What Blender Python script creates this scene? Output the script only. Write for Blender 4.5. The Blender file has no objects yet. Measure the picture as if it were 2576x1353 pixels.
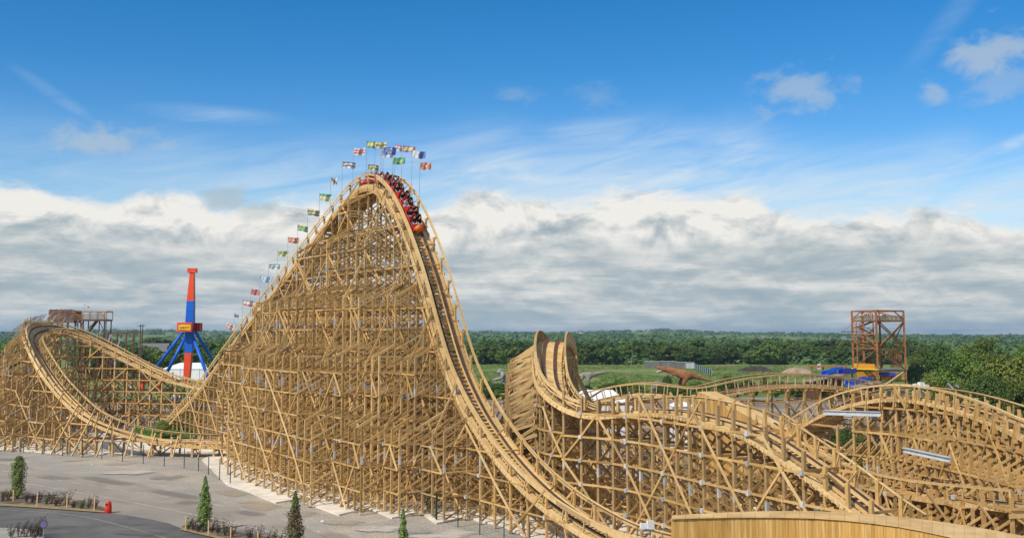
import bpy, bmesh, math, random
from mathutils import Vector, Matrix, noise
V = Vector
R = math.radians
random.seed(7)
rnd = random.random
uni = random.uniform
SC = bpy.context.scene
COL = SC.collection
Z = V((0, 0, 1))

# ------------------------------------------------------------------ camera
HC, F, PY, TH = 15.5, 2762.0, 552.0, R(6)       # photo coordinates are on a 2576 x 1353 grid
cT, sT = math.cos(TH), math.sin(TH)

def ray(px, py):
    x, y = (px - 1288) / F, -(py - PY) / F
    return V((x, cT - y * sT, sT + y * cT))

def at(px, py, Y):
    d = ray(px, py); t = Y / d.y
    return V((d.x * t, Y, HC + d.z * t))

def gp(px, py, z=0.0):
    d = ray(px, py); t = (z - HC) / d.z
    return V((d.x * t, d.y * t, z))

def toppx(py, Y):
    return at(1288, py, Y).z

cam_d = bpy.data.cameras.new('camera')
cam = bpy.data.objects.new('camera', cam_d); COL.objects.link(cam)
cam.location = (0, 0, HC); cam.rotation_euler = (R(90) + TH, 0, 0)
cam_d.sensor_width = 36; cam_d.lens = 36 * F / 2576
cam_d.shift_y = -(676.5 - PY) / 2576
cam_d.clip_start = 0.5; cam_d.clip_end = 40000
SC.camera = cam

# ------------------------------------------------------------------ materials
MATS = {}
def newmat(name):
    m = bpy.data.materials.new(name); m.use_nodes = True
    nt = m.node_tree; b = nt.nodes['Principled BSDF']
    return m, nt, b

def plain(name, col, rough=0.6, metal=0.0, var=0.12, scale=6.0, spec=0.3, island=False):
    """base colour broken up by noise (and by piece when island)"""
    if name in MATS: return MATS[name]
    m, nt, b = newmat(name); N, L = nt.nodes, nt.links
    b.inputs['Roughness'].default_value = rough; b.inputs['Metallic'].default_value = metal
    b.inputs['Specular IOR Level'].default_value = spec
    tc = N.new('ShaderNodeTexCoord'); nz = N.new('ShaderNodeTexNoise')
    nz.inputs['Scale'].default_value = scale; nz.inputs['Detail'].default_value = 4
    L.new(tc.outputs['Object'], nz.inputs['Vector'])
    hs = N.new('ShaderNodeHueSaturation'); hs.inputs['Color'].default_value = (*col, 1)
    mr = N.new('ShaderNodeMapRange'); mr.inputs['From Min'].default_value = 0.3; mr.inputs['From Max'].default_value = 0.7
    mr.inputs['To Min'].default_value = 1 - var; mr.inputs['To Max'].default_value = 1 + var
    L.new(nz.outputs['Fac'], mr.inputs['Value'])
    if island:
        g = N.new('ShaderNodeNewGeometry'); m2 = N.new('ShaderNodeMapRange')
        m2.inputs['To Min'].default_value = 1 - island; m2.inputs['To Max'].default_value = 1 + island
        L.new(g.outputs['Random Per Island'], m2.inputs['Value'])
        mu = N.new('ShaderNodeMath'); mu.operation = 'MULTIPLY'
        L.new(mr.outputs[0], mu.inputs[0]); L.new(m2.outputs[0], mu.inputs[1]); L.new(mu.outputs[0], hs.inputs['Value'])
    else:
        L.new(mr.outputs[0], hs.inputs['Value'])
    L.new(hs.outputs[0], b.inputs['Base Color'])
    MATS[name] = m
    return m

def wood(name, c1, c2, c3, streak=3.0, aniso=None, amp=0.2):
    odd = name not in ('roof_timber', 'orange_plank_timber')
    """timber: each board its own tone between c1..c3, long grain noise, dark stains"""
    if name in MATS: return MATS[name]
    m, nt, b = newmat(name); N, L = nt.nodes, nt.links
    b.inputs['Roughness'].default_value = 0.75; b.inputs['Specular IOR Level'].default_value = 0.2
    g = N.new('ShaderNodeNewGeometry'); cr = N.new('ShaderNodeValToRGB')
    e = cr.color_ramp.elements; e[0].color = (*c1, 1); e[1].color = (*c3, 1)
    k = cr.color_ramp.elements.new(0.50); k.color = (*c2, 1)
    e = cr.color_ramp.elements; e[len(e) - 1].position = 0.86
    for p_, f_ in () if not odd else ((0.90, (c2[0] * .80, c2[0] * .54, c2[0] * .27)), (0.95, tuple(x * .72 for x in c1))):
        k = cr.color_ramp.elements.new(p_); k.color = (*f_, 1)
    L.new(g.outputs['Random Per Island'], cr.inputs[0])
    tc = N.new('ShaderNodeTexCoord'); nz = N.new('ShaderNodeTexNoise')
    nz.inputs['Scale'].default_value = streak; nz.inputs['Detail'].default_value = 5; nz.inputs['Roughness'].default_value = 0.65
    if aniso:
        mp = N.new('ShaderNodeMapping'); mp.inputs['Scale'].default_value = aniso; L.new(tc.outputs['Object'], mp.inputs['Vector']); L.new(mp.outputs[0], nz.inputs['Vector'])
    else: L.new(tc.outputs['Object'], nz.inputs['Vector'])
    mr = N.new('ShaderNodeMapRange'); mr.inputs['From Min'].default_value = 0.28; mr.inputs['From Max'].default_value = 0.72
    mr.inputs['To Min'].default_value = 1 - amp; mr.inputs['To Max'].default_value = 1 + amp * 0.9
    L.new(nz.outputs['Fac'], mr.inputs['Value'])
    hs = N.new('ShaderNodeHueSaturation'); L.new(cr.outputs[0], hs.inputs['Color']); L.new(mr.outputs[0], hs.inputs['Value'])
    L.new(hs.outputs[0], b.inputs['Base Color'])
    MATS[name] = m
    return m

WOOD = wood('structural_timber', (0.45, 0.268, 0.092), (0.58, 0.355, 0.128), (0.68, 0.44, 0.178))
WOODL = wood('pale_new_timber', (0.56, 0.36, 0.148), (0.66, 0.445, 0.196), (0.73, 0.525, 0.258))
WOODG = wood('weathered_post_timber', (0.48, 0.31, 0.122), (0.59, 0.385, 0.155), (0.67, 0.455, 0.20))
STACK = wood('track_stack_timber', (0.42, 0.245, 0.08), (0.52, 0.31, 0.105), (0.60, 0.38, 0.145))
RAIL = plain('rail_steel', (0.10, 0.062, 0.045), 0.75, 0.0, 0.25, 2.0, spec=0.1)
GALV = plain('galvanised_steel', (0.42, 0.45, 0.48), 0.5, 0.3, 0.15, 2.0, island=0.25)
PLATE = plain('galvanised_plate', (0.52, 0.52, 0.51), 0.5, 0.15, 0.12, 3.0, island=0.25)
PALE = plain('pale_galvanised', (0.56, 0.58, 0.58), 0.5, 0.15, 0.12, 3.0)
RUST = plain('rusty_steel', (0.36, 0.145, 0.055), 0.85, 0.1, 0.4, 1.5, island=0.25)
RUSTD = plain('dark_rusty_steel', (0.14, 0.068, 0.034), 0.85, 0.1, 0.4, 1.5, island=0.25)
WHITE = plain('white_paint', (0.8, 0.8, 0.78), 0.5, 0, 0.05, 3.0)
FABW = plain('white_fabric', (0.82, 0.83, 0.84), 0.7, 0, 0.06, 0.6)
RED = plain('red_paint', (0.72, 0.045, 0.018), 0.35, 0, 0.1, 2.0)
ORED = plain('orange_red_paint', (0.85, 0.085, 0.025), 0.4, 0, 0.08, 0.5)
BLUE = plain('blue_paint', (0.010, 0.13, 0.60), 0.4, 0, 0.1, 0.5)
SLIDE = plain('blue_plastic', (0.005, 0.16, 0.78), 0.35, 0, 0.08, 1.0)
PURP = plain('violet_blue_plastic', (0.06, 0.07, 0.42), 0.45, 0, 0.12, 1.0)
YEL = plain('yellow_paint', (0.62, 0.29, 0.015), 0.5, 0, 0.15, 1.0)
BYEL = plain('bright_yellow', (0.85, 0.55, 0.03), 0.5, 0, 0.1, 2.0)
BLACK = plain('black_rubber', (0.018, 0.018, 0.02), 0.6, 0, 0.2, 3.0)
DGREEN = plain('dark_green_steel', (0.008, 0.045, 0.03), 0.5, 0.2, 0.15, 3.0)
CONC = plain('pale_concrete', (0.74, 0.665, 0.55), 0.9, 0, 0.16, 0.7)
GREYC = plain('grey_concrete', (0.17, 0.165, 0.15), 0.9, 0, 0.2, 0.5, island=0.12)

# ------------------------------------------------------------------ mesh builder
class MB:
    def __init__(s): s.v = []; s.f = []; s.m = []
    def add(s, vs, fs, mi=0):
        n = len(s.v); s.v.extend(vs)
        for f in fs: s.f.append([n + i for i in f]); s.m.append(mi)
    BF = [(0, 1, 2, 3), (7, 6, 5, 4), (0, 4, 5, 1), (1, 5, 6, 2), (2, 6, 7, 3), (3, 7, 4, 0)]
    def beam(s, a, b, w, h, up=Z, mi=0):
        d = (b - a); l = d.length
        if l < 1e-4: return
        d = d / l
        x = d.cross(up)
        if x.length < 1e-3: x = d.cross(V((1, 0, 0)))
        x.normalize(); y = x.cross(d)
        x = x * (w / 2); y = y * (h / 2)
        s.add([a - x - y, a + x - y, a + x + y, a - x + y, b - x - y, b + x - y, b + x + y, b - x + y], s.BF, mi)
    def post(s, p, top, w, d, ax, mi=0, z0=None):
        """vertical post at p from z0 to top; ax = horizontal axis of width w"""
        ay = Z.cross(ax)
        x = ax * (w / 2); y = ay * (d / 2)
        a = V((p.x, p.y, p.z if z0 is None else z0)); b = V((p.x, p.y, top))
        s.add([a - x - y, a + x - y, a + x + y, a - x + y, b - x - y, b + x - y, b + x + y, b - x + y], s.BF, mi)
    def box(s, c, sx, sy, sz, rz=0.0, mi=0):
        """box standing on c (bottom centre)"""
        ca, sa = math.cos(rz), math.sin(rz)
        vs = []
        for z in (0, sz):
            for (x, y) in ((-sx, -sy), (sx, -sy), (sx, sy), (-sx, sy)):
                x /= 2; y /= 2
                vs.append(V((c[0] + x * ca - y * sa, c[1] + x * sa + y * ca, c[2] + z)))
        s.add(vs, [(3, 2, 1, 0), (4, 5, 6, 7), (0, 1, 5, 4), (1, 2, 6, 5), (2, 3, 7, 6), (3, 0, 4, 7)], mi)
    def cyl(s, a, b, r1, r2=None, n=10, mi=0, caps=True):
        r2 = r1 if r2 is None else r2
        d = (b - a).normalized(); x = d.cross(Z)
        if x.length < 1e-3: x = V((1, 0, 0))
        x.normalize(); y = d.cross(x)
        vs = []
        for (c, r) in ((a, r1), (b, r2)):
            for i in range(n):
                t = 2 * math.pi * i / n
                vs.append(c + x * (r * math.cos(t)) + y * (r * math.sin(t)))
        fs = [(i, (i + 1) % n, n + (i + 1) % n, n + i) for i in range(n)]
        if caps: fs += [tuple(range(n - 1, -1, -1)), tuple(range(n, 2 * n))]
        s.add(vs, fs, mi)
    def lathe(s, c, prof, n=16, mi=0):
        vs = []; m = len(prof)
        for (r, z) in prof:
            for i in range(n):
                t = 2 * math.pi * i / n
                vs.append(V((c[0] + r * math.cos(t), c[1] + r * math.sin(t), c[2] + z)))
        fs = []
        for j in range(m - 1):
            for i in range(n):
                fs.append((j * n + i, j * n + (i + 1) % n, (j + 1) * n + (i + 1) % n, (j + 1) * n + i))
        fs += [tuple(range(n - 1, -1, -1)), tuple(range((m - 1) * n, m * n))]
        s.add(vs, fs, mi)
    def sweep(s, fr, so, no, w, h, mi=0, cut=0):
        """rectangular bar along frames [(P,T,S,N)], centred so along S and no along N; cut = length in frames of each board"""
        n = len(fr)
        if cut:
            i = 0
            while i < n - 1:
                j = min(n - 1, i + cut); s.sweep(fr[i:j + 1], so, no, w, h, mi); i = j
            return
        vs = []
        for (P, T, S, N) in fr:
            c = P + S * so + N * no
            vs += [c - S * (w / 2) - N * (h / 2), c + S * (w / 2) - N * (h / 2), c + S * (w / 2) + N * (h / 2), c - S * (w / 2) + N * (h / 2)]
        fs = []
        for i in range(n - 1):
            a = i * 4; b = a + 4
            for k in range(4):
                fs.append((a + k, a + (k + 1) % 4, b + (k + 1) % 4, b + k))
        fs += [(3, 2, 1, 0), ((n - 1) * 4, (n - 1) * 4 + 1, (n - 1) * 4 + 2, (n - 1) * 4 + 3)]
        s.add(vs, fs, mi)
    def poly(s, pts, mi=0):
        bm = bmesh.new(); vs = [bm.verts.new((p.x, p.y, 0)) for p in pts]
        bm.faces.new(vs); bmesh.ops.triangulate(bm, faces=bm.faces[:])
        bm.verts.index_update(); fs = []
        for f in bm.faces:
            t = [v.index for v in f.verts]
            fs.append(t if f.normal.z > 0 else t[::-1])
        bm.free(); s.add([V(p) for p in pts], fs, mi)
    def prism(s, pts, z0, z1, mi=0):
        """solid slab over the outline pts"""
        top = [V((p.x, p.y, z1)) for p in pts]
        s.poly(top, mi)
        n = len(pts); bot = [V((p.x, p.y, z0)) for p in pts]
        s.add(top + bot, [(i, (i + 1) % n, n + (i + 1) % n, n + i) for i in range(n)], mi)
    def build(s, name, mats, parent=None, smooth=False, origin=None):
        me = bpy.data.meshes.new(name)
        if not isinstance(mats, (list, tuple)): mats = [mats]
        if parent is not None:
            o = wloc(parent)
        elif origin is not None:
            o = V(origin)
        elif s.v:
            xs = [p.x for p in s.v]; ys = [p.y for p in s.v]; zs = [p.z for p in s.v]
            o = V(((min(xs) + max(xs)) / 2, (min(ys) + max(ys)) / 2, min(zs)))
        else: o = V((0, 0, 0))
        me.from_pydata([p - o for p in s.v], [], s.f)
        for m in mats: me.materials.append(m)
        if len(mats) > 1: me.polygons.foreach_set('material_index', s.m)
        if smooth: me.polygons.foreach_set('use_smooth', [True] * len(me.polygons))
        me.update()
        ob = bpy.data.objects.new(name, me); COL.objects.link(ob)
        if parent is None: ob.location = o
        else: ob.parent = parent
        return ob

def wloc(o):
    p = V((0, 0, 0))
    while o is not None:
        p += o.location; o = o.parent
    return p

def tag(o, label, cat, group=None):
    if len(label.split()) > 16 or len(label.split()) < 4: print('LONG', len(label.split()), label)
    o['label'] = label; o['category'] = cat
    if group: o['group'] = group
    return o

def thing(name, label, cat, loc=(0, 0, 0), group=None):
    o = bpy.data.objects.new(name, None); COL.objects.link(o)
    o.location = loc; o.empty_display_size = 0.5
    return tag(o, label, cat, group)

def struct(mb, name, mats, kind='structure', smooth=False):
    o = mb.build(name, mats, smooth=smooth); o['kind'] = kind
    return o

def copy_tree(o, parent=None):
    c = o.copy(); COL.objects.link(c)
    if parent is not None:
        c.parent = parent
    for ch in o.children: copy_tree(ch, c)
    return c

# ------------------------------------------------------------------ paths
def catmull(ctrl, step):
    """ctrl: list of Vectors (with optional bank). returns resampled list of (P, bank)"""
    P = [c[0] for c in ctrl]; B = [c[1] for c in ctrl]
    dense = []
    n = len(P)
    for i in range(n - 1):
        p0 = P[i - 1] if i > 0 else P[0] * 2 - P[1]
        p3 = P[i + 2] if i + 2 < n else P[n - 1] * 2 - P[n - 2]
        p1, p2 = P[i], P[i + 1]
        for k in range(24):
            t = k / 24
            q = 0.5 * ((2 * p1) + (p2 - p0) * t + (2 * p0 - 5 * p1 + 4 * p2 - p3) * t * t + (3 * p1 - p0 - 3 * p2 + p3) * t ** 3)
            dense.append((q, B[i] + (B[i + 1] - B[i]) * t))
    dense.append((P[-1], B[-1]))
    out = [dense[0]]; acc = 0.0; target = step
    for i in range(1, len(dense)):
        a, b = dense[i - 1], dense[i]
        l = (b[0] - a[0]).length
        while acc + l >= target and l > 0:
            t = (target - acc) / l
            out.append((a[0].lerp(b[0], t), a[1] + (b[1] - a[1]) * t)); target += step
        acc += l
    # light smoothing keeps the hand-read points from wobbling
    for _ in range(14):
        o2 = list(out)
        for i in range(1, len(out) - 1):
            o2[i] = ((out[i - 1][0] + out[i][0] * 2 + out[i + 1][0]) / 4, (out[i - 1][1] + out[i][1] * 2 + out[i + 1][1]) / 4)
        out = o2
    return out

def frames(path):
    fr = []
    n = len(path)
    for i in range(n):
        a = path[max(0, i - 1)][0]; b = path[min(n - 1, i + 1)][0]
        T = (b - a).normalized()
        S0 = T.cross(Z).normalized(); N0 = S0.cross(T)
        bk = R(path[i][1])
        fr.append((path[i][0], T, S0 * math.cos(bk) + N0 * math.sin(bk), N0 * math.cos(bk) - S0 * math.sin(bk)))
    return fr

STEP = 0.45
def build_track(root, fr, label, deck=False, rails2=True, hl=True, hr=True, walk=True, hand=1.0, ho=1.3, tie=0.62, mid=True, wm=None, plank=0.18, hl_h=None, hr_h=None, side=0.40, bal=3):
    """track bed with its rails and handrails as sub-parts"""
    wm = wm or WOODL
    mb = MB()
    k = max(1, round(tie / STEP))
    for i in range(0, len(fr), k):
        P, T, S, N = fr[i]
        mb.beam(P - S * (ho + 0.12) - N * 0.42, P + S * (ho + 0.12) - N * 0.42, 0.14, 0.24, N)
    if deck:
        for i in range(0, len(fr) - 1):
            for q in (0.25, 0.75):
                P = fr[i][0].lerp(fr[i + 1][0], q); T, S, N = fr[i][1:]
                mb.beam(P - S * 1.2 - N * 0.24, P + S * 1.2 - N * 0.24, 0.205, 0.05, N)
    for so in (-0.52, 0.52):
        mb.sweep(fr, so, -0.16, 0.30, 0.22, cut=9)
    if walk:
        for so in ((-1.02, 1.02)):
            mb.sweep(fr, so, -0.27, 0.42, 0.05, cut=8)
    for q in (-1, 1): mb.sweep(fr, q * (ho + 0.06), -0.36, 0.06, side, cut=8)
    tr = mb.build('track_bed', wm, root); tr['label'] = label
    for so in (-0.52, 0.52):
        m2 = MB(); m2.sweep(fr, so, -0.025, 0.24, 0.05); m2.sweep(fr, so * 1.16, -0.10, 0.03, 0.12)
        m2.build('rail', RAIL, tr)
    for sgn, on in ((-1, hl), (1, hr)):
        if not on: continue
        m3 = MB(); hd = (hl_h if sgn < 0 else hr_h) or hand
        for i in range(0, len(fr), bal if hd > 0.5 else 6):
            P, T, S, N = fr[i]
            m3.beam(P + S * (sgn * ho) - N * 0.55, P + S * (sgn * ho) + N * (hd - 0.03), 0.09, 0.09, T)
        m3.sweep(fr, sgn * ho, hd, 0.18, 0.05, cut=10)
        m3.sweep(fr, sgn * (ho + 0.08), hd - plank / 2 - 0.04, 0.045, plank, cut=10)
        if mid: m3.sweep(fr, sgn * (ho + 0.075), hd * 0.48, 0.04, 0.11, cut=10)
        m3.build('handrail', wm, tr)
    return tr

def build_trestle(root, fr, label, every=6, sp=2.2, slope=2.0, first=1.25, lmax=99, rmax=99, lvl=2.0, lslope=None, rslope=None, shape=None,
                  zb=0.15, pw=0.19, hmin=3.0, split=True, post_up=0.9, long_all=True, dia=5, hminl=None, clutter=1.0, drop=0.62, gusset=False, skip=None, raft=True, bmod=2, jp=3, th=0.16):
    """timber trestle: one mesh of longitudinal ledgers and braces, each cross bent a sub-part"""
    lslope = lslope or slope; rslope = rslope or slope
    main = MB(); plates = MB(); light = MB()
    bents = []
    idx = list(range(0, len(fr), every))
    for bi, i in enumerate(idx):
        P, T, S, N = fr[i]
        S0 = V((S.x, S.y, 0)).normalized(); T0 = Z.cross(S0)
        def ztop(o):  # underside of the track at offset o
            return P.z + o * S.z / max(0.3, math.hypot(S.x, S.y)) - drop
        H = P.z
        posts = {}
        for sg, mx, sl in ((-1, lmax, lslope), (1, rmax, rslope)):
            q = 0
            while True:
                o = sg * (first + q * sp)
                top = ztop(sg * first) - q * sp * sl
                if q == 0: tp = top + (post_up + drop if post_up else 0)
                else: tp = top + 0.5 * math.sin(q * 2.3)
                if shape:
                    r_ = shape(P, T, sg, q, tp)
                    if r_ is None: break
                    tp = r_
                if tp < hmin or q > mx: break
                if skip and skip(P + S0 * o, tp): break
                posts[sg * (q + 1)] = (o, tp); q += 1
        if not posts: continue
        bents.append((P, S0, T0, posts, H))
    sub = []
    for bi, (P, S0, T0, posts, H) in enumerate(bents):
        mb = MB()
        for q, (o, tp) in posts.items():
            b = P + S0 * o
            mb.post(V((b.x, b.y, zb)), tp, pw, pw * 1.15, S0)
            # galvanised splice plates
            z = 4.1 + (abs(q) % 2) * 0.5 + 0.25 * math.sin(bi * 1.7 + q)
            while z < tp - 1.2:
                if (bi * 3 + q * 5 + int(z)) % 7 < 4:
                    plates.post(V((b.x, b.y, z)), z + 0.7, pw + 0.03, pw * 0.9, S0)
                    plates.post(V((b.x, b.y, z)), z + 0.7, pw * 0.9, pw * 1.15 + 0.03, S0)
                z += 5.8
            plates.post(V((b.x, b.y, zb)), zb + 0.16, pw + 0.06, pw + 0.08, S0)
            if gusset and abs(q) == 1:
                sg = 1 if q > 0 else -1
                for hh in range(4):
                    pass
                a0 = b + S0 * (sg * pw / 2); zt = tp
                t2 = T0 * 0.05
                pts = [V((a0.x, a0.y, zt)), V((a0.x, a0.y, zt - 1.9)), V((a0.x, a0.y, zt - 1.7)) + S0 * (sg * 0.36)]
                mb.add([p - t2 for p in pts] + [p + t2 for p in pts], [(0, 1, 2), (5, 4, 3), (0, 3, 4, 1), (1, 4, 5, 2), (2, 5, 3, 0)])
        ks = sorted(posts, key=lambda q: posts[q][0])
        maxtop = max(tp for o, tp in posts.values())
        # horizontals
        k = 1
        while k * lvl < maxtop - 0.6:
            z = k * lvl + 0.12
            on = [posts[q][0] for q in ks if posts[q][1] > z + 0.2]
            if len(on) >= 2:
                for sd in ((-1,) if k % 2 else (1,)):
                    a = P + S0 * (on[0] - 0.15) + T0 * (sd * (pw / 2 + 0.06)); b = P + S0 * (on[-1] + 0.15) + T0 * (sd * (pw / 2 + 0.06))
                    a.z = b.z = z
                    mb.beam(a, b, 0.06, th)
            k += 1
        # slanting braces: two bays in, one level up, both sides
        for sg in (-1, 1):
            qs = [q for q in ks if q * sg > 0]
            qs.sort(key=lambda q: abs(q))
            for n_, q in enumerate(qs):
                o, tp = posts[q]
                qi = q - 2 * sg
                if qi * sg <= 0: qi = qi - sg if qi == 0 else qi
                if abs(q) == 1: qi = -sg
                if qi not in posts: qi = qs[0] if qs[0] != q else -sg
                if qi not in posts or qi == q: continue
                oi, tpi = posts[qi]
                k = 0
                while True:
                    z0 = k * lvl + 0.15
                    z1 = z0 + min(2.0, 0.52 * abs(o - oi)) + (0.3 if abs(q) > 2 else 0.5)
                    if z0 > tp - 0.3 or z1 > tpi - 0.1: break
                    if (k + bi + abs(q)) % bmod == 0 or clutter > 1.2:
                        off = T0 * (-(pw / 2 + 0.05) if (k % 2 == 0) else (pw / 2 + 0.05))
                        a = P + S0 * o + off; b = P + S0 * oi + off; a.z = z0; b.z = z1
                        mb.beam(a, b, 0.06, th)
                    k += 1
                # batter rafter from the post head to the next post in
                if abs(q) > 1 and raft:
                    qn = q - sg
                    on_, tn = posts[qn]
                    a = P + S0 * o; b = P + S0 * on_; a.z = tp - 0.1; b.z = min(tn - 0.2, tp + 1.1)
                    if tn < tp + 0.6:
                        mb.beam(a, V((b.x, b.y, tp - 0.1)), 0.12, 0.2)
                        continue
                    mb.beam(a, b, 0.12, 0.22)
                    a = a.copy(); b2 = P + S0 * on_; b2.z = min(tn - 0.2, tp + sp * 1.9)
                    if bi % 3 == 0: mb.beam(V((a.x, a.y, tp - 0.3)) + T0 * 0.2, b2 + T0 * 0.2, 0.07, 0.16)
        # cap beam under the track
        o1 = posts.get(-1); o2 = posts.get(1)
        if o1 and o2:
            pu = (post_up + drop) if post_up else 0
            a = P + S0 * (o1[0] - 0.3) + T0 * (pw / 2 + 0.07); b = P + S0 * (o2[0] + 0.3) + T0 * (pw / 2 + 0.07)
            a.z = o1[1] - pu - 0.1; b.z = o2[1] - pu - 0.1
            mb.beam(a, b, 0.10, 0.28)
        sub.append(mb)
    for bi in range(len(bents) - 1):
        P, S0, T0, posts, H = bents[bi]; P2, S2, T2, posts2, H2 = bents[bi + 1]
        for q in posts:
            if q not in posts2: continue
            o, tp = posts[q]; o2, tp2 = posts2[q]
            a0 = P + S0 * o; b0 = P2 + S2 * o2
            sg = 1 if q > 0 else -1
            outer = (q + sg not in posts) or (q + sg not in posts2)
            off0 = S0 * (sg * (pw / 2 + 0.05)); off2 = S2 * (sg * (pw / 2 + 0.05))
            mt = min(tp, tp2)
            a0 = a0 + off0; b0 = b0 + off2
            e = (b0 - a0).normalized() * 0.12
            k = 1
            while k * lvl < mt - 0.3:
                if outer or long_all or (k + q) % 2 == 0:
                    z = k * lvl
                    if outer and (bi * 2 + k * 3 + q) % jp == 0:
                        plates.post(V((a0.x, a0.y, z - 0.15)), z + 0.15, pw + 0.10, pw + 0.08, S0)
                    main.beam(V((a0.x, a0.y, z)) - V((e.x, e.y, 0)), V((b0.x, b0.y, z)) + V((e.x, e.y, 0)), 0.06, th)
                k += 1
            k = 0
            while k * lvl < mt:
                z = k * lvl
                zz = z + lvl
                ex = off0.normalized() * 0.10
                if (bi + k + 2 * abs(q)) % dia == 0 and zz < mt + 0.3:   # descending along the track
                    (light if outer else main).beam(V((a0.x, a0.y, zz)) + ex, V((b0.x, b0.y, max(z, zb))) + ex, 0.07, 0.19)
                if (bi - k + 100 + abs(q)) % (dia + 3) == 0 and zz < mt + 0.3:
                    main.beam(V((a0.x, a0.y, max(z, zb))) + ex * 0.3, V((b0.x, b0.y, zz)) + ex * 0.3, 0.07, 0.16)
                k += 1
    tre = main.build('trestle', WOOD, root); tre['label'] = label
    if light.v: light.build('diagonal_brace', WOODL, tre)['kind'] = 'stuff'
    if plates.v: plates.build('splice_plate', PLATE, tre)['kind'] = 'stuff'
    if split:
        for mb in sub: mb.build('bent', WOODG if rnd() < 0.35 else WOOD, tre)
    else:
        al = MB()
        for mb in sub: al.add(mb.v, mb.f)
        al.build('bent', WOOD, tre)['kind'] = 'stuff'
    return tre
# ------------------------------------------------------------------ the wooden roller coaster
def PXP(P):
    r = V(P) - V((0, 0, HC)); d = r.y * cT + r.z * sT; u = -r.y * sT + r.z * cT
    return 1288 + F * r.x / d, PY - F * u / d

COASTER = thing('roller_coaster', 'tall wooden roller coaster of golden timber trestles with a steep drop and low hills', 'roller coaster', (0, 0, 0))

# lift hill and first drop lie in one vertical plane
LA, LC = V((-55.8, 184, 0)), V((8.0, 77, 0))
LD = (LC - LA).normalized(); LN = V((-LD.y, LD.x, 0)); LN = LN if LN.x > 0 else -LN      # LN points to the far right side
def on_plane(px, py, off):
    d = ray(px, py); c = V((0, 0, HC)); q = LA + LN * off
    t = (q - c).dot(LN) / d.dot(LN)
    return c + d * t
HRL = [(405, 1074), (437, 1033), (497, 963), (591, 833), (713, 675), (803, 555), (831, 520), (861, 482), (893, 450), (923, 434), (946, 438), (966, 453),
       (991, 487), (1008, 520), (1023, 555), (1038, 592), (1068, 680), (1098, 790), (1131, 903), (1182, 1014), (1214, 1062), (1247, 1110),
       (1292, 1163), (1342, 1211), (1394, 1252), (1457, 1291), (1507, 1319), (1557, 1338), (1620, 1354), (1690, 1366)]
HO, HH = 1.3, 1.0
pts = [on_plane(x, y, -HO) for x, y in HRL]
hrp = catmull([(p, 0) for p in pts], STEP)
hfr = frames(hrp)
lift_path = []
for (P, T, S, N) in hfr:
    c = P + LN * HO - N * HH
    c.z = max(c.z, 0.75)
    lift_path.append((c, 0))
for _ in range(6):
    q = list(lift_path)
    for i in range(1, len(q) - 1): q[i] = ((lift_path[i - 1][0] + lift_path[i][0] * 2 + lift_path[i + 1][0]) / 4, 0)
    lift_path = q
LIFT = frames(lift_path)
LIFT_HR = hfr
ipk = max(range(len(LIFT)), key=lambda i: LIFT[i][0].z)
print('peak', LIFT[ipk][0], len(LIFT), 'end', LIFT[-1][0])

build_track(COASTER, LIFT[:ipk + 8], 'straight lift hill track climbing from the lower left', tie=0.9, mid=True, bal=6)
build_track(COASTER, LIFT[ipk + 8:], 'steep first drop track curving down towards the lower right', tie=0.45, mid=False, plank=0.30, bal=6)
EDGE = [(540, 1130), (578, 1219), (630, 1238), (696, 1262), (773, 1272), (853, 1291), (986, 1297), (1098, 1310), (1257, 1317), (1332, 1346), (1480, 1404), (1700, 1470)]
def on_slab(p):
    x, y = PXP(V((p.x, p.y, 0.17)))
    if x < EDGE[0][0]: return False
    for (xa, ya), (xb, yb) in zip(EDGE, EDGE[1:]):
        if x <= xb: return y <= ya + (yb - ya) * (x - xa) / (xb - xa)
    return True
TIER = [3.2, 7.6, 13.4, 19.2, 25.0, 29.0]
def lift_shape(P, T, sg, q, tp):
    """near side stands in tiers of one post length; broad even low on the climbing side"""
    if q == 0: return tp
    sg = -sg                                     # travel is towards the viewer: right of travel is the near side
    if sg < 0 and not on_slab(P - LN * (1.25 + q * 2.2)): return None
    H = P.z - 0.6; o = q * 2.2
    if sg < 0 and T.z > -0.12:
        if H < 11.2: return tp if q <= 1 else None
        k = 0.65 + 1.25 * max(0, min(1, (H - 17) / 9)); lin_ = H - o * k + 2.8
        if o > 13.6: return None
    else:
        if sg > 0 and q > 2: return None
        lin_ = H - o * (1.0 + 0.85 * max(0, min(1, (H - 12) / 16)) if sg < 0 else 2.9) + 1.6
        if o > 12.5: return None
        if sg > 0 and q > 3: return None
    c = [t for t in TIER if t <= lin_ and t < H - 0.5]
    return (max(c) + 0.25 * math.sin(q * 3 + P.y)) if c else None
build_trestle(COASTER, LIFT, 'very tall lift hill trestle, broad at its base', every=6, sp=2.2, slope=0.0, shape=lift_shape, dia=4, post_up=0.85, pw=0.165, bmod=1, jp=5, th=0.125, long_all=False)
# timber cladding under the arched crest
mb = MB()
for i in range(ipk - 26, ipk + 22, 2):
    P, T, S, N = LIFT[i]; P2, T2, S2, N2 = LIFT[i + 2]
    for so in (-1.25, -0.4, 0.4, 1.25):
        mb.beam(P + S * so - N * 0.72, P2 + S2 * so - N2 * 0.72, 0.30, 0.34, N)
for i in range(30, ipk - 20, 4):
    P, T, S, N = LIFT[i]; P2, T2, S2, N2 = LIFT[i + 4]
    for so in (-1.25, 1.25):
        mb.beam(P + S * so - N * 0.72, P2 + S2 * so - N2 * 0.72, 0.16, 0.34, N)
mb.build('stringer', STACK, COASTER)
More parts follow.
